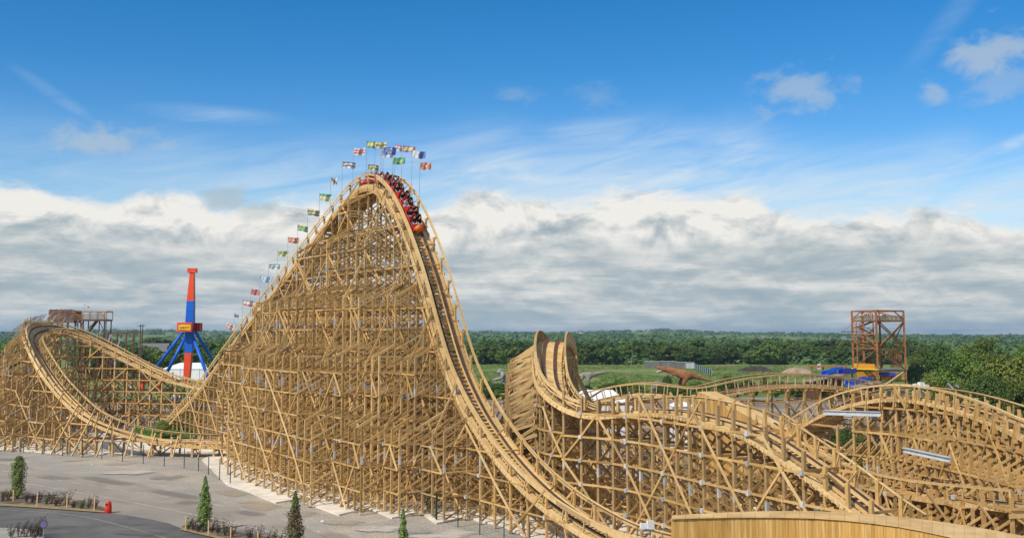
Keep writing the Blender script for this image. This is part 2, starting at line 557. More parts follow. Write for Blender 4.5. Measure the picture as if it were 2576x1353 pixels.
# small steel cross plates under the drop
mb = MB()
for i in range(ipk + 60, len(LIFT) - 10, 9):
    P, T, S, N = LIFT[i]
    mb.beam(P - S * 1.6 - N * 0.62, P + S * 0.9 - N * 0.62, 0.5, 0.07, N)
mb.build('cross_plate', GALV, COASTER)['kind'] = 'stuff'

# left turnaround --------------------------------------------------
def pp(lst, step=STEP):
    return frames(catmull([(at(a[0], a[1], a[2]), a[3] if len(a) > 3 else 0) for a in lst], step))
T2C = [(640, 985, 181, 0), (560, 979, 184, 0), (497, 968, 187, 0), (425, 949, 189, 2), (375, 925, 191, 5), (325, 900, 192, 8), (275, 874, 193, 14), (225, 850, 193, 22), (175, 832, 192, 32),
       (130, 824, 188, 42), (97, 828, 181, 48), (82, 840, 174, 48), (80, 856, 167, 44), (90, 880, 161, 36), (107, 912, 157, 28), (132, 950, 154, 22), (160, 985, 151.5, 18), (190, 1016, 149, 15), (225, 1046, 147, 12),
       (266, 1068, 145.5, 9), (312, 1085, 144.5, 6), (375, 1101, 144, 3), (437, 1110, 143.5, 0), (525, 1115, 143, 0), (600, 1117, 143, 0)]
T2 = pp(T2C)
build_track(COASTER, T2, 'left turnaround track, steeply banked round its far end', deck=True, tie=0.62, hr_h=0.32, hand=1.05, mid=False)
build_trestle(COASTER, T2, 'trestle of the left turnaround', every=6, sp=2.3, slope=1.25, lmax=1, rmax=3, lslope=3.0, rslope=1.15, lvl=1.95, dia=4, post_up=0.7, hmin=1.1)
# galvanised steel frames holding the banked end
mb = MB()
nT = len(T2)
ib = min(range(nT), key=lambda i: T2[i][0].x)
for i in range(ib - 30, ib + 14, 4):
    P, T, S, N = T2[i]
    mb.beam(P + S * 1.55 - N * 0.75, P + S * 1.75 + N * 1.5, 0.12, 0.22, T)
    mb.beam(P - S * 1.6 - N * 0.8, P + S * 1.6 - N * 0.8, 0.14, 0.22, N)
    mb.beam(P + S * 1.6 + N * 0.6, P + S * 3.0 - N * 2.4, 0.10, 0.20, T)
for i in range(ib + 2, ib + 16, 3):
    P, T, S, N = T2[i]
    mb.beam(P + S * 1.9 + N * 1.0, P + S * 2.6 - N * 3.2, 0.14, 0.30, T)
mb.build('steel_bracket', GALV, COASTER)['kind'] = 'stuff'
# outriggers leaning against the low part of the turn
for i in range(nT - 10, nT - 130, -7):
    P, T, S, N = T2[i]
    if P.z > 5.4: break
    S0 = V((S.x, S.y, 0)).normalized()
    if i > nT - 70 or True:
        mb = MB()
        top = P + S * 1.5 + N * 0.9; foot = P + S0 * (2.0 + 0.55 * P.z) ; foot.z = 0.2
        mb.beam(foot, top, 0.12, 0.20, S0)
        mb.build('outrigger', WOODL, COASTER)

# central banked turn and airtime hill -----------------------------
T3C = [(1424, 1040, 117, 0), (1421, 985, 115.6, 0), (1418, 925, 114, 0), (1414, 888, 112.5, 0), (1408, 869, 110.8, 0), (1400, 858, 108.6, 1), (1393, 853.5, 105.8, 2), (1388, 854.5, 103.2, 4), (1384, 863, 101.4, 6), (1381, 882, 99.9, 8), (1380, 920, 98.2, 12), (1383, 950, 96.7, 15), (1394, 978, 94.6, 17), (1412, 1002, 93, 17), (1440, 1024, 91.5, 14),
       (1475, 1040, 90.5, 10), (1520, 1044, 89.5, 6), (1582, 1035, 87.5, 3), (1632, 1030, 85.5, 2), (1682, 1029, 83, 0), (1732, 1033, 80.3, 0), (1793, 1046, 77.2, 0), (1875, 1068, 73.6, 0), (1937, 1095, 71.2, 0),
       (2005, 1139, 68.6, 0), (2073, 1186, 66.6, 0), (2141, 1235, 64.8, 0), (2209, 1290, 63.2, 0), (2290, 1345, 61.4, 0)]
T3 = pp(T3C)
i3 = min(range(len(T3)), key=lambda i: abs(T3[i][0].y - 90.3))
build_track(COASTER, T3[:i3 + 1], 'planked track dropping from the narrow banked crest in the middle', deck=True, tie=0.45, hand=0.78, ho=1.34)
build_track(COASTER, T3[i3:], 'airtime hill track running down to the right front', deck=False, tie=0.45, hand=0.95, mid=False, hr=False, plank=0.09, side=0.26, bal=4)
build_trestle(COASTER, T3[i3 - 4:], 'trestle of the airtime hill', every=4, sp=1.9, slope=1.4, lmax=3, rmax=0, lslope=2.2, rslope=99, lvl=1.85, dia=4, bmod=1, raft=False, pw=0.20, post_up=1.1)
build_trestle(COASTER, T3[:i3 - 2], 'trestle of the middle crest with slanted outriggers', every=3, sp=2.3, slope=1.3, lmax=1, rmax=2, lslope=2.4, rslope=1.5, lvl=1.9, dia=3, pw=0.19, clutter=2, post_up=0.0, shape=lambda P, T, sg, q, tp: None if (sg > 0 and P.y < 96.2 and q > 0) else tp)
# pale outrigger planks on the left flank of the crest
i2 = min(range(len(T3)), key=lambda i: abs(T3[i][0].y - 94.6))
ic = max(range(len(T3)), key=lambda i: T3[i][0].z)
for i in range(ic - 4, i2, 4):
    P, T, S, N = T3[i]
    S0 = V((S.x, S.y, 0)).normalized()
    mb = MB()
    for kk in range(3):
        z1 = P.z - 0.4 - kk * 1.5
        a = P + S0 * 1.45; a.z = z1
        b = P + S0 * (3.7 + 0.15 * kk); b.z = z1 - 1.55
        if b.z < 0.5: continue
        mb.beam(a, b, 0.08, 0.26)
        b2 = b.copy(); b2.z = b.z - 0.75
        a2 = a.copy(); a2.z = a.z - 0.75
        mb.beam(a2, V((b.x, b.y, b.z + 0.1)), 0.08, 0.22)
    mb.post(P + S0 * 3.8, P.z - 1.75, 0.22, 0.22, S0, z0=0.15)
    mb.build('outrigger', WOODL, COASTER)
# plank skirts either side of the crest
for SGN in ((-1,), (1,)):
  mb = MB()
  for i in range(ic - 16, ic + 14):
    P, T, S, N = T3[i]; P2, T2_, S2, N2 = T3[i + 1]
    for sg in SGN:
        for kk in range(3):
            a = P + S * (sg * 1.43) - N * (0.0 - 0.28 * kk); b = P2 + S2 * (sg * 1.43) - N2 * (0.0 - 0.28 * kk)
            mb.beam(a, b, 0.05, 0.27, N)
  mb.build('side_boarding', WOODL, COASTER)

# far low hills ----------------------------------------------------
T5C = [(1452, 1030, 132), (1500, 1006, 129), (1569, 990, 128), (1632, 986, 127), (1694, 993, 126), (1735, 1001, 126), (1773, 995, 126), (1848, 977, 127), (1923, 966, 129), (1998, 963, 131), (2073, 966, 134),
       (2148, 976, 138), (2223, 993, 142), (2300, 1017, 146)]
T5 = pp(T5C)
build_track(COASTER, T5, 'far low double hill track with thin handrails', tie=0.62, hand=1.1, mid=False, side=0.2, walk=False, plank=0.10)
build_trestle(COASTER, T5, 'open trestle of the far low hill', every=6, sp=2.2, slope=1.5, lmax=0, rmax=0, lvl=2.6, dia=2, split=False, post_up=0.0, pw=0.17)

# right hand hill --------------------------------------------------
T6C = [(1900, 1140, 112), (1954, 1114, 108), (1988, 1098, 105.5), (2039, 1070, 102, 2), (2098, 1036, 98.5, 4), (2173, 1009, 95, 6), (2225, 999, 93.5, 6), (2275, 997, 92, 6), (2325, 1000, 90.5, 6), (2375, 1008, 88, 5), (2425, 1018, 85.5, 4),
       (2475, 1033, 83, 3), (2525, 1050, 80.3, 2), (2575, 1070, 77.8, 0), (2640, 1100, 74.5, 0), (2700, 1130, 72, 0)]
T6 = pp(T6C)
build_track(COASTER, T6, 'right hand hill track curving over its crest and down to the right', tie=0.45, hand=0.95, mid=False, bal=4, plank=0.10, side=0.28)
build_trestle(COASTER, T6, 'dense trestle of the right hand hill', every=3, sp=2.0, slope=1.4, lmax=3, rmax=3, lslope=1.3, rslope=0.9, lvl=1.9, dia=4, pw=0.18, post_up=0.6, gusset=True, hmin=2.2, raft=False, bmod=1, shape=lambda P, T, sg, q, tp: None if 2062 < PXP(P)[0] < 2150 and P.y > 90 else tp)

# low return track -------------------------------------------------
T7C = [(1935, 1062, 108), (1985, 1098, 103), (2040, 1130, 99.5), (2090, 1158, 95.5), (2175, 1199, 90), (2277, 1226, 85), (2380, 1243, 80.5), (2482, 1254, 76), (2600, 1267, 71)]
T7 = pp(T7C)
build_track(COASTER, T7, 'low pale return track crossing in front of the right hill', tie=0.45, hand=0.9, mid=False, bal=4, plank=0.10)
build_trestle(COASTER, T7, 'low trestle of the return track', every=7, sp=2.2, slope=1.0, lmax=0, rmax=1, lvl=2.2, dia=2, split=False, post_up=0.4, pw=0.20)

# steel girders bridging the right hand trestle
for (p, q, w, h) in (((2073, 1037, 95), (2217, 1041, 91), 0.30, 0.34), ((2274, 1131, 83), (2391, 1156, 79), 0.35, 0.30), ((2130, 1048, 95.5), (2200, 1051, 93.5), 0.9, 0.12)):
    mb = MB(); a, b = at(*p), at(*q)
    mb.beam(a, b, w * 0.3, h); mb.beam(a + Z * h / 2, b + Z * h / 2, w, 0.06); mb.beam(a - Z * h / 2, b - Z * h / 2, w, 0.06)
    mb.build('steel_girder', PALE, COASTER)

# plank clad tunnels -----------------------------------------------
def tunnel(outline, ztop, name, label, plank=0.16, front=None):
    """closed timber cover: plank walls, boarded roof"""
    o = thing(name, label, 'tunnel cover', (sum(p.x for p in outline) / len(outline), sum(p.y for p in outline) / len(outline), 0))
    n = len(outline)
    w = MB()
    for i in range(n):
        a, b = outline[i], outline[(i + 1) % n]
        za, zb_ = ztop(i), ztop((i + 1) % n)
        l = (V((b.x, b.y, 0)) - V((a.x, a.y, 0))).length
        m = max(1, int(l / plank))
        ax = (V((b.x, b.y, 0)) - V((a.x, a.y, 0))).normalized()
        for k in range(m):
            t = (k + 0.5) / m
            p = V((a.x, a.y, 0)).lerp(V((b.x, b.y, 0)), t); zt = za + (zb_ - za) * t
            w.post(p, zt - 0.1 + uni(-.01, .01), l / m * 0.95, 0.04 + uni(0, .03), ax, z0=0.05)
    w.build('plank_wall', PLANKW, o)
    return o
PLANKW = wood('orange_plank_timber', (0.50, 0.285, 0.08), (0.60, 0.35, 0.10), (0.66, 0.41, 0.14), streak=1.0, aniso=(7, 7, 0.5), amp=0.3)
ROOFW = wood('roof_timber', (0.60, 0.385, 0.16), (0.64, 0.42, 0.18), (0.67, 0.45, 0.20), streak=0.8, amp=0.22)
ZC = 6.0
fr_edge = [(1690, 1302), (1760, 1299.5), (1830, 1298), (1900, 1297.5), (1975, 1298), (2050, 1300), (2125, 1305), (2200, 1313), (2260, 1321), (2320, 1332), (2400, 1349), (2480, 1370), (2560, 1395), (2660, 1430)]
bk_edge = [(1690, 1296), (1760, 1292), (1830, 1288.5), (1900, 1286), (1975, 1285), (2050, 1285.5), (2125, 1288.5), (2200, 1293.5), (2260, 1299), (2320, 1306), (2400, 1317), (2480, 1330), (2560, 1345), (2660, 1367)]
FE = [gp(x, y, ZC) for x, y in fr_edge]; BE = [gp(x, y, ZC) for x, y in bk_edge]
o = tunnel(FE + BE[::-1], lambda i: ZC, 'tunnel_cover', 'long curved plank clad tunnel cover in the right foreground')
rf = MB()
for i in range(len(FE) - 1):
    a, b, c, d = FE[i], FE[i + 1], BE[i], BE[i + 1]
    m = max(1, int((b - a).length / 0.6))
    for k in range(m):
        t0, t1 = k / m, (k + 0.985) / m
        q = [a.lerp(b, t0), a.lerp(b, t1), c.lerp(d, t1), c.lerp(d, t0)]
        for h in (0, 1):
            pass
        out = [(q[0] - q[3]).normalized() * 0.12, (q[1] - q[2]).normalized() * 0.12]
        q = [q[0] + out[0], q[1] + out[1], q[2] - out[1], q[3] - out[0]]
        lo = [V((p.x, p.y, ZC - 0.06)) for p in q]; hi = [V((p.x, p.y, ZC)) for p in q]
        rf.add(lo + hi, [(3, 2, 1, 0), (4, 5, 6, 7), (0, 1, 5, 4), (1, 2, 6, 5), (2, 3, 7, 6), (3, 0, 4, 7)])
rf.build('roof_board', ROOFW, o)
# smaller cover in the middle distance
ctr = [(1778, 984, 123), (1832, 1008, 118), (1895, 1040, 112.5), (1965, 1078, 107)]
cp = [at(*c) for c in ctr]
L_, R_ = [], []
for i, p in enumerate(cp):
    d = (cp[min(i + 1, 3)] - cp[max(i - 1, 0)]); d.z = 0; d.normalize(); s_ = V((d.y, -d.x, 0))
    L_.append(p - s_ * 1.05); R_.append(p + s_ * 1.05)
ol = L_ + R_[::-1]; zt = [p.z for p in ol]
o = tunnel(ol, lambda i: zt[i], 'tunnel_cover', 'sloping plank box tunnel behind the airtime hill', plank=0.25)
rf = MB()
for i in range(3):
    q = [L_[i], L_[i + 1], R_[i + 1], R_[i]]
    lo = [p - Z * 0.08 for p in q]
    rf.add(lo + q, [(3, 2, 1, 0), (4, 5, 6, 7), (0, 1, 5, 4), (1, 2, 6, 5), (2, 3, 7, 6), (3, 0, 4, 7)])
rf.build('roof_board', ROOFW, o)
# ------------------------------------------------------------------ ground, roads, terrain
def ground_mat(name, cols, scale, patch, rough=0.95, fine=14.0, famp=0.22, bump=0.0, ramp=(0.38, 0.5, 0.62), stain=0.13):
    """cols: three colours mixed by large patches, plus fine grit"""
    m, nt, b = newmat(name); N, L = nt.nodes, nt.links
    b.inputs['Roughness'].default_value = rough; b.inputs['Specular IOR Level'].default_value = 0.15
    tc = N.new('ShaderNodeTexCoord')
    n1 = N.new('ShaderNodeTexNoise'); n1.inputs['Scale'].default_value = patch; n1.inputs['Detail'].default_value = 6; n1.inputs['Roughness'].default_value = 0.62; n1.inputs['Distortion'].default_value = 0.4
    n2 = N.new('ShaderNodeTexNoise'); n2.inputs['Scale'].default_value = fine; n2.inputs['Detail'].default_value = 3
    L.new(tc.outputs['Object'], n1.inputs['Vector']); L.new(tc.outputs['Object'], n2.inputs['Vector'])
    cr = N.new('ShaderNodeValToRGB'); e = cr.color_ramp.elements
    e[0].position = ramp[0]; e[0].color = (*cols[0], 1); e[1].position = ramp[2]; e[1].color = (*cols[2], 1)
    k = e.new(ramp[1]); k.color = (*cols[1], 1)
    L.new(n1.outputs['Fac'], cr.inputs[0])
    mr = N.new('ShaderNodeMapRange'); mr.inputs['From Min'].default_value = 0.3; mr.inputs['From Max'].default_value = 0.7
    mr.inputs['To Min'].default_value = 1 - famp; mr.inputs['To Max'].default_value = 1 + famp
    L.new(n2.outputs['Fac'], mr.inputs['Value'])
    hs = N.new('ShaderNodeHueSaturation'); L.new(cr.outputs[0], hs.inputs['Color']); L.new(mr.outputs[0], hs.inputs['Value'])
    n3 = N.new('ShaderNodeTexNoise'); n3.inputs['Scale'].default_value = patch * 3.1; n3.inputs['Detail'].default_value = 7; n3.inputs['Roughness'].default_value = 0.7; n3.inputs['Distortion'].default_value = 1.2
    mp = N.new('ShaderNodeMapping'); mp.inputs['Scale'].default_value = (0.55, 1.0, 1.0); mp.inputs['Rotation'].default_value = (0, 0, 0.45); mp.inputs['Location'].default_value = (7.3, 2.1, 0)
    L.new(tc.outputs['Object'], mp.inputs['Vector']); L.new(mp.outputs[0], n3.inputs['Vector'])
    m3 = N.new('ShaderNodeMapRange'); m3.interpolation_type = 'SMOOTHSTEP'; m3.inputs['From Min'].default_value = 0.52; m3.inputs['From Max'].default_value = 0.70; m3.inputs['To Min'].default_value = 1.0; m3.inputs['To Max'].default_value = 1 - stain
    L.new(n3.outputs['Fac'], m3.inputs['Value'])
    h2 = N.new('ShaderNodeHueSaturation'); L.new(hs.outputs[0], h2.inputs['Color']); L.new(m3.outputs[0], h2.inputs['Value'])
    L.new(h2.outputs[0], b.inputs['Base Color'])
    if bump:
        bp = N.new('ShaderNodeBump'); bp.inputs['Strength'].default_value = bump; bp.inputs['Distance'].default_value = 0.05
        L.new(n2.outputs['Fac'], bp.inputs['Height']); L.new(bp.outputs[0], b.inputs['Normal'])
    return m

FIELD = ground_mat('field_grass', ((0.115, 0.185, 0.038), (0.15, 0.215, 0.048), (0.25, 0.225, 0.09)), 1, 0.035, fine=0.6, famp=0.28)
EARTH = ground_mat('bare_earth', ((0.20, 0.135, 0.095), (0.27, 0.20, 0.145), (0.33, 0.29, 0.24)), 1, 0.06, fine=3.0)
GRAVEL = ground_mat('gravel', ((0.30, 0.275, 0.24), (0.37, 0.335, 0.285), (0.52, 0.42, 0.29)), 1, 0.115, fine=5.0, famp=0.3, bump=0.6, ramp=(0.36, 0.5, 0.70))
ROADM = ground_mat('worn_asphalt', ((0.265, 0.235, 0.20), (0.315, 0.277, 0.232), (0.36, 0.312, 0.258)), 1, 0.10, fine=9.0, famp=0.12)
DARKR = ground_mat('dark_asphalt', ((0.105, 0.10, 0.095), (0.14, 0.133, 0.125), (0.17, 0.162, 0.15)), 1, 0.16, fine=9.0, famp=0.12)
SOIL = ground_mat('mulch_soil', ((0.09, 0.07, 0.055), (0.16, 0.125, 0.09), (0.30, 0.22, 0.13)), 1, 0.7, fine=9.0)
VERGE = ground_mat('sandy_verge', ((0.26, 0.19, 0.105), (0.34, 0.25, 0.14), (0.22, 0.20, 0.07)), 1, 1.0, fine=9.0)
LAWN = ground_mat('lawn', ((0.07, 0.15, 0.025), (0.10, 0.20, 0.035), (0.14, 0.22, 0.05)), 1, 0.3, fine=6.0)
LINEM = plain('road_paint', (0.52, 0.48, 0.42), 0.8, 0, 0.22, 1.2)
FARW = plain('far_land', (0.10, 0.17, 0.05), 0.95, 0, 0.5, 0.004)

def fbm(x, y, s): return noise.fractal(V((x * s, y * s, 3.3)), 1.0, 2.0, 4)
def elev(x, y):
    if y < 640: return 0.0
    t = min(1.0, (y - 640) / 3200)
    h = t * t * (3 - 2 * t) * 17
    h += t * 7 * fbm(x, y, 0.0011)
    a = x / y
    h += 13 * math.exp(-((a - 0.135) / 0.05) ** 2) * max(0, min(1, (y - 3000) / 900))     # low wooded rise right of centre
    h += 5 * math.exp(-((a + 0.05) / 0.06) ** 2) * max(0, min(1, (y - 2400) / 800))
    h += 7 * math.exp(-((a + 0.36) / 0.08) ** 2) * max(0, min(1, (y - 2400) / 800))
    h -= 10 * max(0, min(1, (a - 0.24) / 0.16)) * t
    return h
mb = MB()
ys = [-60, 20, 100, 200, 320, 450, 560, 640] + [640 * 1.09 ** i for i in range(1, 34)]
nx = 50
vs = []
for y in ys:
    hw = max(420, abs(y) * 0.85 + 200)
    for i in range(nx + 1):
        x = -hw + 2 * hw * i / nx
        vs.append(V((x, y, elev(x, y))))
fs = []
for j in range(len(ys) - 1):
    for i in range(nx):
        a = j * (nx + 1) + i; fs.append((a, a + 1, a + nx + 2, a + nx + 1))
mb.add(vs, fs)
struct(mb, 'ground', FIELD, smooth=True)

def sheet(name, px, z, mat):
    mb = MB(); mb.poly([gp(x, y, z) for x, y in px]); return struct(mb, name, mat)
mb = MB(); mb.poly([V((-190, 30, 0.02)), V((190, 30, 0.02)), V((190, 262, 0.02)), V((60, 278, 0.02)), V((-60, 250, 0.02)), V((-190, 250, 0.02))]); struct(mb, 'park_ground', EARTH)
sheet('gravel_lot', [(-200, 1108), (300, 1104), (560, 1104), (700, 1180), (1340, 1250), (1700, 1290), (1900, 1420), (1500, 1700), (-500, 1700)], 0.035, GRAVEL)
far_e = [(-80, 1157), (0, 1165), (60, 1173), (175, 1192), (275, 1207), (375, 1224), (487, 1247), (566, 1265), (634, 1285), (700, 1302), (766, 1326), (840, 1356), (920, 1395), (1000, 1450)]
sheet('road', far_e + [(1000, 1700), (-300, 1700), (-80, 1400)], 0.05, ROADM)
dk = [(-80, 1266), (0, 1271), (100, 1277), (200, 1284), (280, 1290), (325, 1296), (380, 1305), (425, 1315), (462, 1330), (520, 1346), (580, 1358), (680, 1382), (760, 1420), (760, 1700), (-200, 1700)]
sheet('side_road', dk, 0.065, DARKR)
bed1 = [(-80, 1232), (0, 1238), (100, 1247), (200, 1260), (258, 1276), (268, 1287), (240, 1286), (200, 1284), (100, 1277), (0, 1271), (-80, 1266)]
mb = MB(); mb.prism([gp(x, y) for x, y in bed1], 0.0, 0.13); struct(mb, 'planting_bed', SOIL)
vg = [(-80, 1262), (0, 1265), (100, 1270), (200, 1277), (262, 1284), (262, 1288), (200, 1283.5), (100, 1276.5), (0, 1270.5), (-80, 1265.5)]
sheet('verge', vg, 0.145, VERGE)
bed2 = [(452, 1331), (466, 1322), (520, 1328), (600, 1340), (720, 1362), (900, 1402), (1000, 1440), (900, 1440), (760, 1412), (640, 1374), (540, 1351)]
mb = MB(); mb.prism([gp(x, y) for x, y in bed2], 0.0, 0.13); struct(mb, 'planting_bed', SOIL)
vg = [(452, 1331), (460, 1327), (560, 1350), (660, 1374), (780, 1412), (760, 1412), (640, 1374), (540, 1351)]
sheet('verge', vg, 0.145, VERGE)
isl = [(-60, 1333), (-10, 1331), (30, 1331), (70, 1335), (95, 1343), (112, 1358), (120, 1390), (-60, 1420)]
mb = MB(); mb.prism([gp(x, y) for x, y in isl], 0.0, 0.14); struct(mb, 'traffic_island', GRAVEL)

def strip(mb, px, w, z):
    P = [gp(x, y, z) for x, y in px]
    for i in range(len(P) - 1):
        a, b = P[i], P[i + 1]; d = (b - a).normalized(); s = V((-d.y, d.x, 0)) * (w / 2)
        mb.add([a - s, b - s, b + s, a + s], [(3, 2, 1, 0)] if (b - a).cross(s).z < 0 else [(0, 1, 2, 3)])
mb = MB()
strip(mb, [(-60, 1200), (0, 1207), (60, 1215), (140, 1228), (225, 1243), (300, 1257), (400, 1276), (475, 1291), (560, 1309), (640, 1327), (760, 1356)], 0.16, 0.075)
struct(mb, 'road_marking', LINEM)
dz = [((30, 680), (100, 690)), ((240, 718), (275, 722)), ((360, 738), (450, 750)), ((535, 765), (625, 778)), ((720, 793), (805, 808)), ((900, 820), (985, 835)), ((1080, 850), (1145, 862)), ((1210, 875), (1285, 885)),
      ((1365, 898), (1485, 917)), ((1590, 933), (1695, 948)), ((1860, 968), (1990, 990)), ((2130, 1010), (2260, 1036)), ((2420, 1062), (2560, 1096))]
mb = MB()
for a, b in dz: strip(mb, [(a[0] / 4, 1014 + a[1] / 4), (b[0] / 4, 1014 + b[1] / 4)], 0.2, 0.075)
struct(mb, 'road_marking', LINEM)
mb = MB()
strip(mb, [(x / 4, 1014 + y / 4) for x, y in ((-200, 1052), (0, 1065), (150, 1075), (300, 1085), (500, 1101), (700, 1120), (850, 1140), (1000, 1172), (1200, 1222), (1400, 1278), (1700, 1362))], 0.15, 0.085)
struct(mb, 'road_marking', plain('worn_line', (0.30, 0.275, 0.235), 0.8, 0, 0.25, 1.0))

# concrete footing slabs with their saw-tooth front edge
nearE = [(-90, 1124), (0, 1131), (155, 1143), (207, 1130), (212, 1141), (300, 1144), (546, 1139), (508, 1158), (572, 1222), (630, 1240), (655, 1252), (694, 1267), (776, 1253), (768, 1267), (853, 1298), (926, 1280), (986, 1306), (1056, 1290),
         (1098, 1320), (1176, 1302), (1210, 1315), (1257, 1322), (1332, 1356), (1400, 1376), (1480, 1412), (1640, 1420), (1700, 1400)]
farE = [(1640, 1310), (1420, 1240), (1200, 1130), (1000, 1105), (700, 1105), (560, 1108), (300, 1106), (-90, 1104)]
mb = MB(); mb.prism([gp(x, y) for x, y in nearE + farE], 0.0, 0.17); struct(mb, 'concrete_slab', CONC)
mb = MB(); mb.prism([gp(x, y) for x, y in ((120, 1052), (440, 1056), (470, 1066), (300, 1064), (110, 1062))], 0.0, 0.4); struct(mb, 'concrete_slab', CONC)
mb = MB(); mb.prism([gp(x, y) for x, y in ((1860, 1260), (1990, 1262), (2300, 1290), (2300, 1330), (1950, 1300), (1840, 1285))], 0.0, 0.12); struct(mb, 'concrete_slab', CONC)
mb = MB(); mb.prism([gp(x, y) for x, y in ((-120, 1083), (120, 1085), (340, 1092), (480, 1100), (300, 1102), (-120, 1100))], 0.0, 0.06); struct(mb, 'concrete_slab', CONC)

# ------------------------------------------------------------------ vegetation
def leafmat(name, col, trans=0.25, var=0.35, hue=0.03):
    m, nt, b = newmat(name); N, L = nt.nodes, nt.links
    b.inputs['Roughness'].default_value = 0.6; b.inputs['Specular IOR Level'].default_value = 0.25
    g = N.new('ShaderNodeNewGeometry'); oi = N.new('ShaderNodeObjectInfo')
    hs = N.new('ShaderNodeHueSaturation'); hs.inputs['Color'].default_value = (*col, 1)
    a = N.new('ShaderNodeMapRange'); a.inputs['To Min'].default_value = 1 - var; a.inputs['To Max'].default_value = 1 + var; L.new(g.outputs['Random Per Island'], a.inputs['Value'])
    c = N.new('ShaderNodeMapRange'); c.inputs['To Min'].default_value = 0.72; c.inputs['To Max'].default_value = 1.3; L.new(oi.outputs['Random'], c.inputs['Value'])
    mu = N.new('ShaderNodeMath'); mu.operation = 'MULTIPLY'; L.new(a.outputs[0], mu.inputs[0]); L.new(c.outputs[0], mu.inputs[1]); L.new(mu.outputs[0], hs.inputs['Value'])
    h = N.new('ShaderNodeMapRange'); h.inputs['To Min'].default_value = 0.5 - hue; h.inputs['To Max'].default_value = 0.5 + hue; L.new(oi.outputs['Random'], h.inputs['Value']); L.new(h.outputs[0], hs.inputs['Hue'])
    L.new(hs.outputs[0], b.inputs['Base Color'])
    t = N.new('ShaderNodeBsdfTranslucent'); L.new(hs.outputs[0], t.inputs['Color'])
    mx = N.new('ShaderNodeMixShader'); mx.inputs[0].default_value = trans
    L.new(b.outputs[0], mx.inputs[1]); L.new(t.outputs[0], mx.inputs[2]); L.new(mx.outputs[0], nt.nodes['Material Output'].inputs['Surface'])
    return m
LEAF = leafmat('broad_leaf', (0.115, 0.165, 0.024), hue=.015)
LEAFY = leafmat('yellow_green_leaf', (0.165, 0.195, 0.032), hue=.015)
LEAFD = leafmat('dark_leaf', (0.075, 0.125, 0.022), hue=.015)
LEAFB = leafmat('conifer_leaf', (0.20, 0.26, 0.07), 0.3, hue=.01)
LEAFBR = leafmat('browning_leaf', (0.21, 0.165, 0.075), 0.2)
LEAFP = leafmat('purple_twig_leaf', (0.085, 0.055, 0.048), 0.15)
BARK = plain('bark', (0.075, 0.055, 0.04), 0.9, 0, 0.3, 2.0)

def leaf_quad(mb, c, nrm, s, rs):
    x = nrm.cross(V((rs.uniform(-1, 1), rs.uniform(-1, 1), rs.uniform(-1, 1))))
    if x.length < 1e-3: x = V((1, 0, 0))
    x.normalize(); y = nrm.cross(x)
    x *= s * rs.uniform(0.6, 1.1); y *= s * rs.uniform(0.4, 0.8)
    mb.add([c - x, c - y * 0.9 + x * 0.1, c + x, c + y], [(0, 1, 2, 3)])

def crown_mesh(seed, nclump, nleaf, leaf, rad=0.40, z0=0.16, flat=1.0, low=0.15):
    """unit tree crown: leaf clumps through the crown's volume; height 1"""
    rs = random.Random(seed); mb = MB()
    zc = (1 + z0) / 2; hz = (1 - z0) / 2
    lob = [(V((rs.gauss(0, 1), rs.gauss(0, 1), rs.gauss(0, 1))).normalized(), rs.uniform(0.0, 0.34)) for _ in range(7)]
    for c in range(nclump):
        d = V((rs.gauss(0, 1), rs.gauss(0, 1), rs.gauss(0, 1) + low)).normalized()
        k = 0.80 + sum(a * max(0, d.dot(l)) ** 4 for l, a in lob)
        rr = k * rs.uniform(0.45, 1.0) ** 0.6
        cc = V((d.x * rad * rr, d.y * rad * rr, zc + d.z * hz * rr * 0.88))
        cr = rs.uniform(0.07, 0.15)
        for _ in range(nleaf):
            q = V((rs.gauss(0, 1), rs.gauss(0, 1), rs.gauss(0, 1))).normalized()
            p = cc + V((q.x, q.y, q.z * 0.75)) * cr * rs.uniform(0.55, 1.0)
            nr = (q * 0.8 + d * 0.5 + V((0, 0, 0.35)) + V((rs.gauss(0, .35), rs.gauss(0, .35), rs.gauss(0, .35)))).normalized()
            leaf_quad(mb, p, nr, leaf, rs)
    return mb
def trunk_mesh(seed, rad=0.40, z0=0.16, r=0.022):
    rs = random.Random(seed); mb = MB()
    top = V((rs.uniform(-.03, .03), rs.uniform(-.03, .03), 0.62))
    mb.cyl(V((0, 0, -0.01)), V((top.x * .4, top.y * .4, 0.30)), r, r * 0.7, 7); mb.cyl(V((top.x * .4, top.y * .4, 0.30)), top, r * 0.7, r * 0.3, 7)
    for i in range(7):
        t = rs.uniform(0.28, 0.6); a = rs.uniform(0, 6.28); p = V((top.x * t, top.y * t, t * 0.9)); l = rs.uniform(0.5, 0.9) * rad
        mb.cyl(p, p + V((math.cos(a) * l, math.sin(a) * l, rs.uniform(.1, .28))), r * 0.4, r * 0.12, 5)
    return mb
def tree_proto(name, seed, mat, nclump, nleaf, leaf, label, cat='tree', group=None, rad=0.40, z0=0.16, r=0.022):
    o = thing(name, label, cat, (0, 0, 0), group)
    c = crown_mesh(seed, nclump, nleaf, leaf, rad, z0).build('crown', mat, o)
    trunk_mesh(seed, rad, z0, r).build('trunk', BARK, o)
    return o
used = set()
def place(proto, p, h, w, label=None, group=None, rz=None):
    o = proto if proto.name not in used else copy_tree(proto)
    used.add(proto.name)
    o.location = p; o.scale = (w, w, h); o.rotation_euler = (0, 0, uni(0, 6.28) if rz is None else rz)
    if label: o['label'] = label
    if group: o['group'] = group
    return o
TL = 'broadleaf tree in the long green tree line at the far side of the field'
